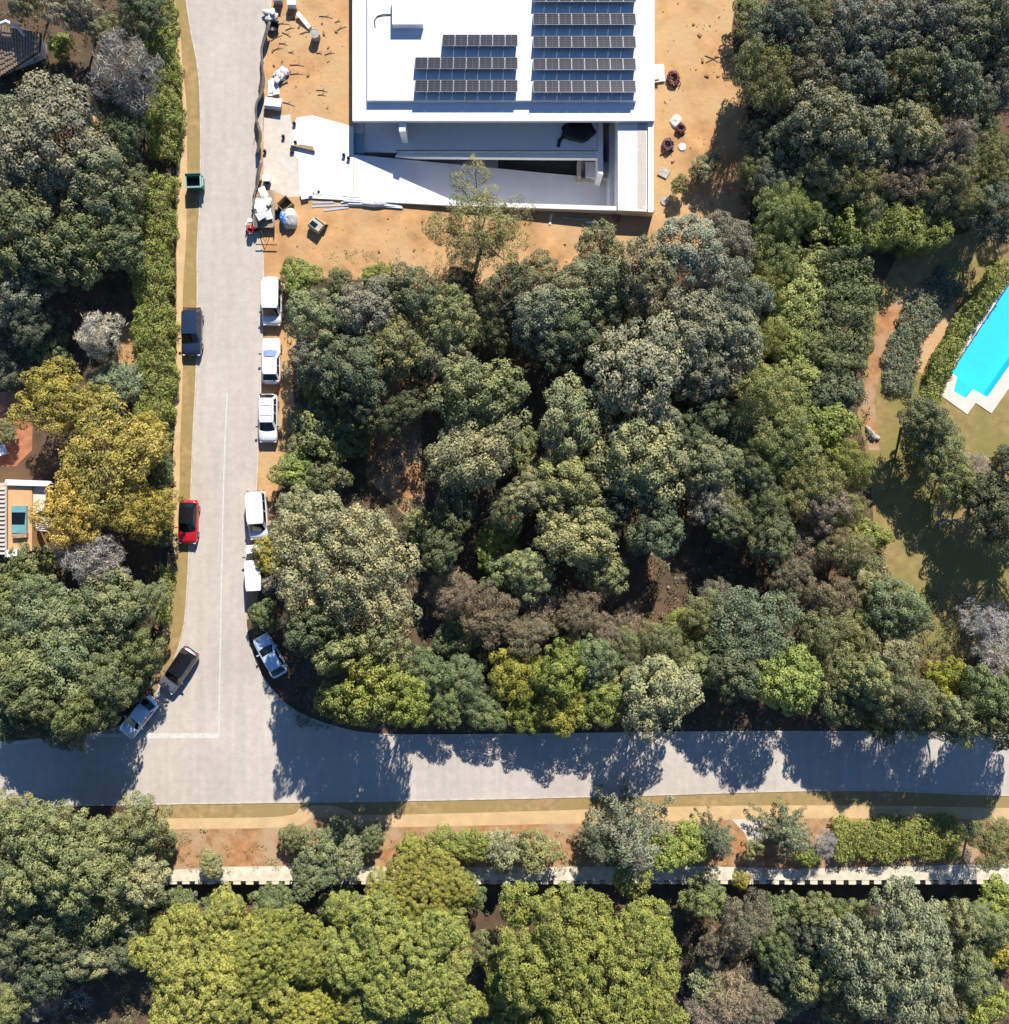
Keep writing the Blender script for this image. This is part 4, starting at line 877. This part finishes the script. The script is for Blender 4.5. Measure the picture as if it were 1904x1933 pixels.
m_, tw_ = dead_tree(203); add_proto('dead', 2.2, tw_.mesh('crown'), m_.mesh('trunk'), 'pale_bark', 'pale_bark')

# base leaf colours; 'deep' has the wood's shade put into it
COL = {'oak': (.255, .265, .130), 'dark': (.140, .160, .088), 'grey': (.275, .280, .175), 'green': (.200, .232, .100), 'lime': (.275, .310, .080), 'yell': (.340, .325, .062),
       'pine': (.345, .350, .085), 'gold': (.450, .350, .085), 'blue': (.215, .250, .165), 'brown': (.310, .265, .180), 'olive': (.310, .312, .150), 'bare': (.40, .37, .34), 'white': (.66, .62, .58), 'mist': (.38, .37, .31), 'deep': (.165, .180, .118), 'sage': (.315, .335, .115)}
WORD = {'oak': 'olive-green', 'dark': 'dark green', 'grey': 'grey-green', 'green': 'mid green', 'lime': 'bright lime-green', 'yell': 'yellow-green', 'pine': 'bright yellow-green', 'gold': 'golden yellow', 'blue': 'bluish green', 'brown': 'dry brownish', 'olive': 'light olive', 'bare': 'grey leafless', 'white': 'pale whitish leafless', 'mist': 'misty grey', 'deep': 'shade-darkened grey-green', 'sage': 'yellowish olive'}
KIND = {'oak': ('broadleaf_tree', 'clumpy broadleaf tree', 'tree'), 'bigoak': ('broadleaf_tree', 'very large clumpy broadleaf tree', 'tree'), 'shrub': ('shrub', 'rounded leafy shrub', 'shrub'), 'soft': ('fine_leaved_tree', 'soft fine-leaved tree', 'tree'), 'stonepine': ('pine_tree', 'large domed pine tree', 'tree'),
        'gold': ('blossoming_tree', 'blossoming tree', 'tree'), 'open': ('open_pine_tree', 'open-branched pine tree', 'tree'), 'bare': ('bare_shrub', 'twiggy shrub', 'shrub'), 'conifer': ('conifer_tree', 'pointed feathery conifer', 'tree'), 'dead': ('dead_tree', 'dead branching tree', 'tree')}
def zone(x, y):
    if y > 1655: return ('below the block wall at the pines' if x < 1000 else 'below the block wall past the pines') if x > 300 else 'opposite the silver car past the wall end'
    if y > 1500: return 'on the bare slope above the block wall' if x > 300 else 'across the shaded road'
    if x < 345:
        if y < 170: return 'beside the tiled roof house'
        if y < 500: return 'behind the hedge facing the waste container'
        if y < 690: return 'behind the hedge facing the navy SUV'
        if y < 1090: return 'between terrace house and roadside hedge'
        return 'on the corner behind the grey SUV'
    if x > 1400 and y < 400: return 'in the wild wood beyond the bare site soil' if x < 1650 else 'deep in the wild wood behind the pool hedge'
    if x > 1640: return 'beside the pool garden' if y < 1000 else 'on the lawn edge below the pool garden'
    if x > 1420: return 'between wooded plot and garden hedge' if y < 1000 else 'between wooded plot and lawn'
    if y < 560: return 'facing the bare building site soil'
    if y > 1190: return 'along the shaded cross road'
    if x < 640: return 'beside the row of parked white vehicles'
    if x < 1000: return 'inside the wooded plot by the clay clearing'
    return 'deep inside the wooded plot'
counter = {}
def plant(kind, col, x, y, rpx, hs=1.0, base=None, label=None, rz=None):
    lst = PROTO[kind]; i = counter.get(kind, 0); counter[kind] = i + 1; R, cr, tk = lst[i % len(lst)]
    s = rpx / S / R; z0 = (LOW if y > 1668 else 0.0) if base is None else base
    htop = {'oak': 6, 'bigoak': 8.5, 'shrub': 2.2, 'soft': 5, 'stonepine': 9, 'gold': 6.5, 'open': 7.5, 'bare': 2.6, 'conifer': 4.5, 'dead': 3}[kind]
    sz = s ** .6 * hs * (1.22 if kind in ('oak', 'soft', 'bigoak') else 1.0)
    zc = z0 + htop * sz * .8; p = V(x, y, zc); s *= (H - zc) / H
    nm, desc, cat = KIND[kind]; size = '' if kind in ('bigoak', 'stonepine') else ('broad ' if rpx > 75 else ('small ' if rpx < 42 else ''))
    zn = zone(x, y); lb = label or f'{size}{WORD[col]} {desc} {zn}'
    t = thing(nm, lb, cat, (p.x, p.y, z0), random.uniform(0, 6.28) if rz is None else rz, None if label else f'{WORD[col]} {desc}s {zn}')
    u_ = random.uniform(.87, 1.15); t.scale = (s * u_, s / u_, sz * random.uniform(.92, 1.1))
    for n_, me in (('crown', cr), ('trunk', tk)):
        o = bpy.data.objects.new(n_, me); C.objects.link(o); o.parent = t
        if n_ == 'crown':
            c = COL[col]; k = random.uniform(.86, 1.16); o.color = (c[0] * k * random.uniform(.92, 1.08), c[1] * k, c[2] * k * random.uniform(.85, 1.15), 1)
    return t
TREES = """
open olive 905 425 122
shrub lime 568 525 40;shrub lime 712 522 28;shrub green 640 535 26
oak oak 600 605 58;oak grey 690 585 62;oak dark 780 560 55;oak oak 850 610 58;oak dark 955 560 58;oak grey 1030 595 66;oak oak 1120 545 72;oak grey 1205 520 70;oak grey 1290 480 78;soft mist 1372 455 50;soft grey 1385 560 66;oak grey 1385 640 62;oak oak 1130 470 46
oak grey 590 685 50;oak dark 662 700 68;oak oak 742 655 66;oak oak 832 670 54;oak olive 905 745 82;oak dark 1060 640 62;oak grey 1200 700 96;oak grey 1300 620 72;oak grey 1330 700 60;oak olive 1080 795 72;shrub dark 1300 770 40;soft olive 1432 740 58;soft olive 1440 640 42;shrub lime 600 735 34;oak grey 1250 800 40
shrub green 605 812 56;oak olive 890 850 84;oak olive 1205 865 86;oak olive 1065 915 66;shrub green 985 850 42;oak olive 1330 870 58;shrub green 1395 870 50;soft olive 1480 830 62;shrub lime 1560 800 52;soft lime 1600 880 48;soft olive 1530 905 58;soft mist 1345 940 50;soft green 1440 950 52;shrub lime 555 890 40;shrub olive 1415 800 44;shrub lime 1500 770 40;shrub green 1375 800 36
bigoak olive 645 1080 160 1.15
shrub yell 507 1050 33;shrub brown 520 1098 26;shrub green 500 1160 30
bare brown 850 1110 44;shrub lime 935 1030 46;shrub green 965 1085 56;oak olive 1085 1010 70;oak olive 1140 1080 44;oak dark 1240 1000 56;bare brown 1010 1150 50;soft brown 930 1170 56;shrub green 862 1195 46;bare brown 1510 1040 52;soft brown 1555 955 50;soft olive 1600 1040 46;shrub lime 1640 1010 34;shrub olive 1640 1120 44;soft brown 1560 1130 50;soft blue 1425 1185 84;shrub lime 1300 1195 52;soft olive 1545 1190 52;bare brown 1350 1120 34;bare brown 1180 1180 36;soft brown 1480 1080 40;oak dark 1380 985 44
oak lime 700 1300 66 1.85;oak lime 765 1322 48 1.7;oak olive 720 1222 58 1.7;oak green 830 1322 50 .7;oak green 872 1285 48 .8;oak yell 980 1278 56 .8;oak lime 1060 1262 54;oak green 1125 1250 48;soft olive 1185 1225 44;oak yell 1065 1328 54 .75;oak lime 1135 1318 52 .8;oak olive 1240 1312 76 1.1;soft olive 1245 1215 50;oak green 1315 1255 46;soft brown 1000 1195 44;oak green 912 1335 46 .7;oak lime 1000 1345 42 .8;oak olive 645 1225 50 1.8;oak lime 650 1320 46 1.8;oak dark 590 1180 50 1.9;oak green 800 1265 46;oak olive 1180 1290 44
oak lime 1480 1285 62 1.1;oak dark 1385 1275 54 1.1;soft olive 1575 1268 56;oak oak 1590 1325 48 1.1;oak green 1690 1150 60;oak olive 1685 1235 58;soft grey 1700 1310 60 1.5;oak yell 1785 1290 50;oak olive 1790 1350 48 1.5;soft olive 1735 1340 50 1.5;oak green 1850 1315 52 1.5;bare bare 1885 1240 50;bare bare 1860 1180 46;oak green 1895 1365 46 1.6;oak green 1950 1340 60 1.5;oak olive 1990 1300 60 1.5;oak green 1930 1300 50 1.4;soft olive 1625 1205 50;oak olive 1640 1290 48 1.5;oak green 1660 1365 34
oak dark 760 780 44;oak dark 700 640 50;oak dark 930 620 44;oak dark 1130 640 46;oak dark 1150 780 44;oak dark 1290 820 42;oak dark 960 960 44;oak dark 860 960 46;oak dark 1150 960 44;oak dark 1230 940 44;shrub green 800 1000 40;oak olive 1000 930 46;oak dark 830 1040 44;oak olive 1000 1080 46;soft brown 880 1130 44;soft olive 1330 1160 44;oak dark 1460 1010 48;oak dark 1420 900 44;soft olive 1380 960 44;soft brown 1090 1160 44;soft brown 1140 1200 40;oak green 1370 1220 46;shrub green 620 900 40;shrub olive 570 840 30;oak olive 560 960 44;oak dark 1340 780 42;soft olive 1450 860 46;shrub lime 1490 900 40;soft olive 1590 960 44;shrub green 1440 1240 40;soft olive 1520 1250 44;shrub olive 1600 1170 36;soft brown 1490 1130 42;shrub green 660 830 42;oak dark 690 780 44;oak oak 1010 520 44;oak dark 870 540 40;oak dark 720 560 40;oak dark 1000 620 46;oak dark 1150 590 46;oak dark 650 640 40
oak dark 1440 100 48;oak dark 1530 40 50;oak grey 1640 110 50;soft olive 1740 110 52;oak grey 1820 110 52;oak grey 1900 110 50;oak grey 1670 200 50;soft olive 1760 210 52;oak dark 1840 220 48;oak grey 1510 190 50;oak grey 1600 200 50;soft olive 1500 320 46;soft olive 1580 300 48;soft brown 1660 310 46;soft brown 1740 310 46;soft olive 1820 310 46;soft olive 1900 300 44;soft olive 1420 320 36;soft olive 1500 400 44;shrub olive 1580 390 40;soft olive 1650 385 40;soft olive 1740 385 40;soft olive 1820 385 44
oak dark 225 260 48;oak dark 240 350 46;oak grey 90 360 60;oak green 230 470 46;oak green 110 500 50;oak dark 60 610 44;shrub dark 30 700 40;oak grey 10 240 60
oak green 140 1210 56;oak green 210 1215 56;oak green 100 1300 56;oak green 30 1200 56;oak green 200 1285 50 1.6;oak green 60 1330 52 1.5;oak green 160 1335 50 1.6;oak green 20 1300 50
oak oak 200 1610 60;oak oak 60 1620 70;oak oak 130 1690 70;oak oak 30 1660 60;oak dark 140 1780 54;oak dark 40 1790 54;oak dark 220 1790 46;oak oak 250 1610 46
stonepine pine 590 1900 90;oak green 930 1800 40;oak green 1460 1790 46;oak green 1600 1735 44;oak dark 1530 1770 46;oak dark 1480 1830 46;shrub olive 1340 1850 46;oak green 1860 1750 46;oak green 1830 1830 50;bare brown 1330 1900 40;soft brown 1440 1900 40;oak olive 1760 1900 50;shrub green 640 1700 40;oak green 880 1680 36
soft olive 1462 480 50;shrub olive 1502 555 52;shrub lime 1478 640 46;shrub olive 1500 710 44;shrub dark 1545 600 42;soft olive 1472 402 52;shrub olive 1535 405 50;shrub lime 1590 440 44;shrub lime 1632 408 46;shrub dark 1570 740 50;soft olive 1440 540 40;shrub green 1540 660 36;shrub olive 1530 500 40
soft olive 1440 150 64 1.2;shrub green 1420 40 42;oak grey 1480 62 58;oak oak 1545 120 60;oak grey 1605 55 66;oak oak 1685 60 66;oak grey 1765 50 66;oak oak 1855 60 66;oak grey 1620 155 56;oak dark 1705 160 60;oak oak 1795 160 62;oak grey 1872 170 50;oak grey 1560 235 74;oak dark 1490 270 52;oak grey 1640 262 58;oak oak 1712 250 56;soft brown 1785 275 54;soft olive 1855 270 48;soft grey 1460 345 46;soft olive 1545 330 52;soft olive 1622 345 48;soft brown 1700 340 50;soft olive 1785 350 50;soft olive 1865 330 46;dead white 1880 210 36;oak dark 1880 400 56;bare bare 1895 430 26;oak dark 1430 260 40
oak grey 50 -5 40;oak grey 140 25 46;oak oak 205 65 38;oak dark 268 30 48;shrub lime 118 88 24;bare mist 250 140 64 2.0;oak grey 92 260 105;oak grey 15 340 78;oak oak 185 340 74;oak green 55 450 86;oak green 165 455 66;oak oak 228 410 42;oak grey 20 560 58;shrub dark 240 300 44;oak green 20 500 60;dead white 25 545 26
bare white 187 632 40 1.6;shrub blue 220 725 48;gold gold 120 760 84;gold gold 205 870 118;gold gold 150 965 82;gold gold 275 965 66;gold gold 265 830 62;bare bare 195 1058 52 1.9;bare bare 135 1040 38 1.6;shrub green 60 1065 44;shrub green 20 1115 52;oak green 75 1125 46;shrub dark 30 650 44;shrub green 90 660 40;shrub dark 100 620 36;shrub green 12 815 22
oak green 100 1175 70;oak oak 205 1150 72;oak green 272 1140 46;oak green 58 1265 80;oak green 160 1265 78;oak green 252 1235 54;oak green 22 1350 52;oak green 112 1355 52;oak green 195 1330 46 1.5;shrub green 245 1295 36
bigoak oak 120 1610 128 .9;oak oak 255 1560 62;bigoak oak 70 1740 100;oak oak 195 1700 74;oak oak 25 1545 54;oak olive 260 1660 56;oak dark 90 1830 54;oak olive 180 1800 52;oak olive 255 1745 46;shrub green 315 1590 24;oak green 10 1890 44;bare bare 65 1868 42;dead white 140 1880 34
stonepine pine 385 1850 165;stonepine pine 500 1800 120;stonepine pine 760 1800 165;stonepine pine 790 1690 105;stonepine pine 1120 1810 205;stonepine pine 1010 1890 110
shrub green 340 1700 36;oak green 520 1708 42;shrub green 420 1712 34;shrub green 600 1600 42;shrub green 556 1578 26;shrub green 640 1568 28;shrub green 590 1650 44;shrub olive 660 1610 36;shrub green 700 1580 26;shrub lime 830 1590 34;shrub lime 885 1592 38;shrub olive 950 1602 40;shrub olive 1015 1602 42;shrub olive 400 1630 24;shrub lime 780 1600 28
conifer blue 1195 1590 96 1.2;conifer blue 1130 1600 50;conifer blue 1355 1588 48;conifer blue 1490 1575 58;bare bare 1555 1592 26;shrub lime 1300 1592 42;shrub lime 1250 1600 38;soft green 1872 1590 50;shrub yell 1398 1660 18;shrub olive 1420 1600 20;shrub lime 1520 1612 22
soft brown 1400 1735 52;oak green 1330 1690 44;shrub green 1480 1722 42;oak green 1545 1722 44;bigoak grey 1690 1802 142;shrub lime 1885 1700 50;shrub yell 1880 1790 48;oak green 1545 1840 56;shrub olive 1490 1870 48;bare brown 1380 1865 58;shrub lime 1850 1885 50;oak olive 1810 1735 46;dead white 1430 1750 34;soft brown 1350 1780 36;oak olive 1600 1900 44;shrub green 940 1900 40
dead white 1792 985 44;oak green 1772 850 50 .8;oak dark 1738 800 50 .9;oak green 1800 905 46 .8;oak dark 1885 955 62;open dark 1950 1020 96;oak dark 1850 935 40;bare bare 1830 880 34;shrub dark 1890 860 20;oak dark 1960 880 70
shrub grey 1332 315 28;shrub olive 1282 350 18;shrub olive 1310 330 14
"""
SPECIAL = {(385, 1850): 'broad yellow-green domed pine beside the dead pale tree below the wall', (500, 1800): 'smaller yellow-green domed pine merging into the broad pine by the wall end', (590, 1900): 'small yellow-green pine filling the gap between two broad pines',
  (760, 1800): 'broad yellow-green domed pine behind the pine that overhangs the wall', (790, 1690): 'yellow-green domed pine whose crown overhangs the block wall', (1120, 1810): 'widest yellow-green domed pine standing below the tallest conifer', (1010, 1890): 'small yellow-green pine tucked against the widest pine',
  (120, 760): 'golden yellow blossoming tree beside the terracotta path', (205, 870): 'largest golden yellow blossoming tree beside the low green hedge', (150, 965): 'golden yellow blossoming tree overhanging the terrace house trellis', (275, 965): 'golden yellow blossoming tree overhanging the footpath by the red car', (265, 830): 'smaller golden yellow blossoming tree above the roadside hedge end',
  (1195, 1590): 'tallest bluish green feathery conifer overhanging the sandy path', (1355, 1588): 'bluish green conifer beside the pale paved pad', (1490, 1575): 'bluish green conifer between pale pad and leafless grey shrub', (1130, 1600): 'small bluish conifer leaning on the tallest conifer',
  (905, 425): 'open-branched olive pine tree overhanging the white ramp wall', (187, 632): 'pale whitish leafless shrub beside the clay path behind the hedge', (250, 140): 'large misty grey twiggy shrub behind the roadside hedge', (507, 1050): 'yellow-green shrub overhanging the roof of a white box van'}
for ln in TREES.replace(';', '\n').split('\n'):
    q = ln.split()
    if len(q) >= 5 and float(q[2]) > 1460 and float(q[3]) < 222 and q[1] in ('oak', 'grey'): q[1] = 'deep'  # shadowed corner of the wood: shade put into the leaf colour
    if len(q) >= 5 and 1425 < float(q[2]) < 1650 and 380 < float(q[3]) < 1000 and q[1] == 'olive': q[1] = 'sage'
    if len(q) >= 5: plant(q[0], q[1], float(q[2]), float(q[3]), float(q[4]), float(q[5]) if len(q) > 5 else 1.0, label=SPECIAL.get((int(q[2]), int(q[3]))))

# hedges: one thing each
def hedge(label, pts, width, h, col, seed, dens=1.0, base=0.0, name='hedge', cat='hedge', leaf=.16):
    r = np.random.default_rng(seed); zc = base + h; line = [Vector((*xy(V(a, b, zc)), 0)) for a, b in pts]
    sp = smooth_line(line, .35); cc, dd, rr = [], [], []; w = width / 2 - .33
    ph = r.uniform(0, 6.28, 4)
    for i in range(len(sp) - 1):
        a, b = Vector((*sp[i], 0)), Vector((*sp[i + 1], 0)); d = (b - a).normalized(); n = Vector((-d.y, d.x, 0))
        wv = w * (1 + .14 * math.sin(i * .5 + ph[0]) + .1 * math.sin(i * 1.3 + ph[1])); hv = h * (1 + .09 * math.sin(i * .37 + ph[2]) + .07 * math.sin(i * 1.1 + ph[3]))
        def put(o, z, dr): cc.append((a.x + n.x * o + r.normal() * .1, a.y + n.y * o + r.normal() * .1, base + max(.15, z + r.normal() * .1))); dd.append(dr); rr.append(r.uniform(.26, .46))
        for o in np.arange(-wv, wv + .01, .42 / dens): put(o, hv - .25 - .25 * (abs(o) / wv) ** 3, (n.x * o / wv * .5, n.y * o / wv * .5, 1))
        for z in np.arange(.3, hv - .3, .55):
            for s_ in (-1, 1): put(s_ * wv, z, (n.x * s_, n.y * s_, .35))
    p, nr, ti = clumps_to_leaves(np.array(cc), unit(np.array(dd)), np.array(rr), 44, r, .8, .4, .5, .7, .5)
    o0 = Vector((*sp[len(sp) // 2], base)); t = thing(name, label, cat, o0)
    me = leaf_mesh('foliage', p - np.array(o0), nr, leaf, .5, ti, r); me.materials.append(M['foliage'])
    o = bpy.data.objects.new('foliage', me); C.objects.link(o); o.parent = t; o.color = (*COL[col], 1)
    for i in range(2, len(sp) - 1, 5):
        x, y = sp[i]; MB().tube([(x, y, base - .1), (x + .05, y, base + h * .45), (x - .05, y + .05, base + h * .8)], [.07, .05, .02], 5).build('stem', 'bark', t, world=True)
hedge('tall light green roadside hedge beside the leafless grey shrub', [(286, -40), (292, 60), (301, 150), (303, 230), (296, 292)], 2.7, 2.6, 'lime', 1, 1.25)
hedge('tall green roadside hedge running from waste container past navy SUV', [(285, 330), (282, 420), (279, 520), (283, 620), (285, 720), (284, 790)], 3.3, 2.6, 'lime', 2)
hedge('low green hedge behind the golden tree and red car', [(296, 800), (298, 900), (295, 1000), (292, 1030)], 1.6, 2.0, 'green', 3)
hedge('narrow green hedge strip on the corner behind the motorcycle', [(308, 1075), (308, 1130), (300, 1180)], 1.0, 1.5, 'lime', 4)
hedge('light green clipped hedge across the end of the pool garden', [(1605, 420), (1680, 418), (1750, 420), (1800, 425)], 3.6, 4.6, 'lime', 5)
hedge('thick dark green hedge along the garden path', [(1600, 470), (1612, 540), (1608, 620), (1600, 690)], 4.4, 3.6, 'green', 6)
hedge('deep shaded green hedge at the end of the garden path', [(1590, 700), (1575, 760), (1590, 790)], 3.2, 3.0, 'dark', 7)
hedge('broad low blue-green planting bed between garden path and clay strip', [(1800, 525), (1748, 580), (1712, 650), (1698, 740)], 3.2, .7, 'blue', 8, name='planting_bed', cat='plants', dens=1.1)
hedge('green hedge growing along the swimming pool edge', [(1910, 498), (1860, 560), (1818, 625), (1785, 690), (1758, 760)], 2.0, 1.7, 'lime', 9)
hedge('dark green hedge beside the low white garden wall', [(1750, 770), (1748, 830), (1765, 880)], 2.0, 1.8, 'green', 10)
hedge('long bright green clipped hedge above the block wall', [(1580, 1590), (1660, 1588), (1740, 1586), (1815, 1584)], 3.7, 1.6, 'lime', 11, 1.3)
hedge('bright green hedge between the conifers on the bare slope', [(1285, 1585), (1322, 1586)], 2.6, 1.3, 'lime', 12)
hedge('olive hedge belt dividing wooded plot from garden hedge', [(1478, 430), (1490, 520), (1520, 600), (1510, 700), (1480, 780)], 2.8, 3.2, 'sage', 13)
hedge('olive and green hedge belt beside the lower lawn', [(1650, 1050), (1660, 1120), (1672, 1190)], 2.4, 2.0, 'olive', 14)

# undergrowth nobody could count: low leaves and dry twigs on the wood floor
def undergrowth(name, polys, n, col, seed, hmax=.7, leaf=.17, base=0.0, aspect=.5):
    r = np.random.default_rng(seed); pts = []
    for x0, x1, y0, y1, sh in polys:
        k = max(4, int(n * sh)); cx = r.uniform(x0, x1, k); cy = r.uniform(y0, y1, k)
        for a, b in zip(cx, cy):
            v = V(a, b, base); pts.append((v.x, v.y, base + r.uniform(.05, hmax) ** 1.3))
    cc = np.array(pts); rr = r.uniform(.2, .5, len(cc))
    p, nr, ti = clumps_to_leaves(cc, np.tile([0, 0, 1.0], (len(cc), 1)), rr, 16, r, .6, .6, .6, .6, .3)
    p[:, 2] = np.maximum(p[:, 2], base + .02)
    me = leaf_mesh(name, p, nr, leaf, aspect, ti, r); me.materials.append(M['foliage']); o = bpy.data.objects.new(name, me); C.objects.link(o); o.color = (*COL[col], 1)
    return tag(o, None, None, None, 'stuff')
undergrowth('undergrowth', [(545, 1420, 540, 1370, .62), (1420, 1640, 400, 1370, .2), (1395, 1920, -20, 420, .2), (1640, 1930, 1120, 1370, .1)], 5200, 'dark', 61)
undergrowth('garden_undergrowth', [(-20, 300, -20, 720, .5), (-20, 290, 1060, 1380, .3), (-20, 310, 1540, 1640, .1)], 1500, 'dark', 62)
undergrowth('slope_weeds', [(300, 1910, 1565, 1645, 1)], 420, 'olive', 63, .25, .13)
undergrowth('lower_undergrowth', [(-20, 1930, 1690, 1960, 1)], 1900, 'oak', 64, .7, .17, LOW)
undergrowth('dry_litter', [(560, 1600, 540, 1370, .7), (1400, 1900, 200, 420, .3)], 1500, 'brown', 65, .3, .2)
undergrowth('site_weeds', [(620, 900, 470, 540, 1)], 90, 'olive', 66, .12, .1)
# soil clods on the building site
r = np.random.default_rng(71); m = MB()
for k in range(300):
    zn = r.integers(0, 3); a, b = [(r.uniform(512, 648), r.uniform(0, 215)), (r.uniform(560, 1160), r.uniform(410, 500)), (r.uniform(1245, 1400), r.uniform(0, 400))][zn]
    v = V(a, b); s = r.uniform(.03, .07) if r.random() < .75 else r.uniform(.08, .2)
    m.obox((v.x, v.y, s * .25), s * r.uniform(1, 2.5), s, s * .8, r.uniform(0, 3), r.uniform(-.4, .4), r.uniform(-.4, .4))
tag(m.build('soil_clods', 'clod'), None, None, None, 'stuff')
for i in range(26):
    a, b = (r.uniform(515, 645), r.uniform(20, 215)) if i < 20 else (r.uniform(1340, 1398), r.uniform(10, 140)); v = V(a, b); an = r.uniform(-.5, .5); ln = r.uniform(.5, 1.6)
    t = thing('stick', 'thin dark stick lying on the orange building soil' if i < 20 else 'thin dark stick on the soil edge below the wild wood', 'stick', (v.x, v.y, .02), an, 'sticks on the soil' if i < 20 else 'sticks at the wood edge')
    MB().tube([(-ln / 2, 0, .02), (0, .06, .04), (ln / 2, -.04, .02)], [.035, .03, .015], 5).build('stem', 'bark', t); MB().tube([(0, .06, .04), (.25, .3, .05)], [.02, .01], 4).build('side_twig', 'bark', t)
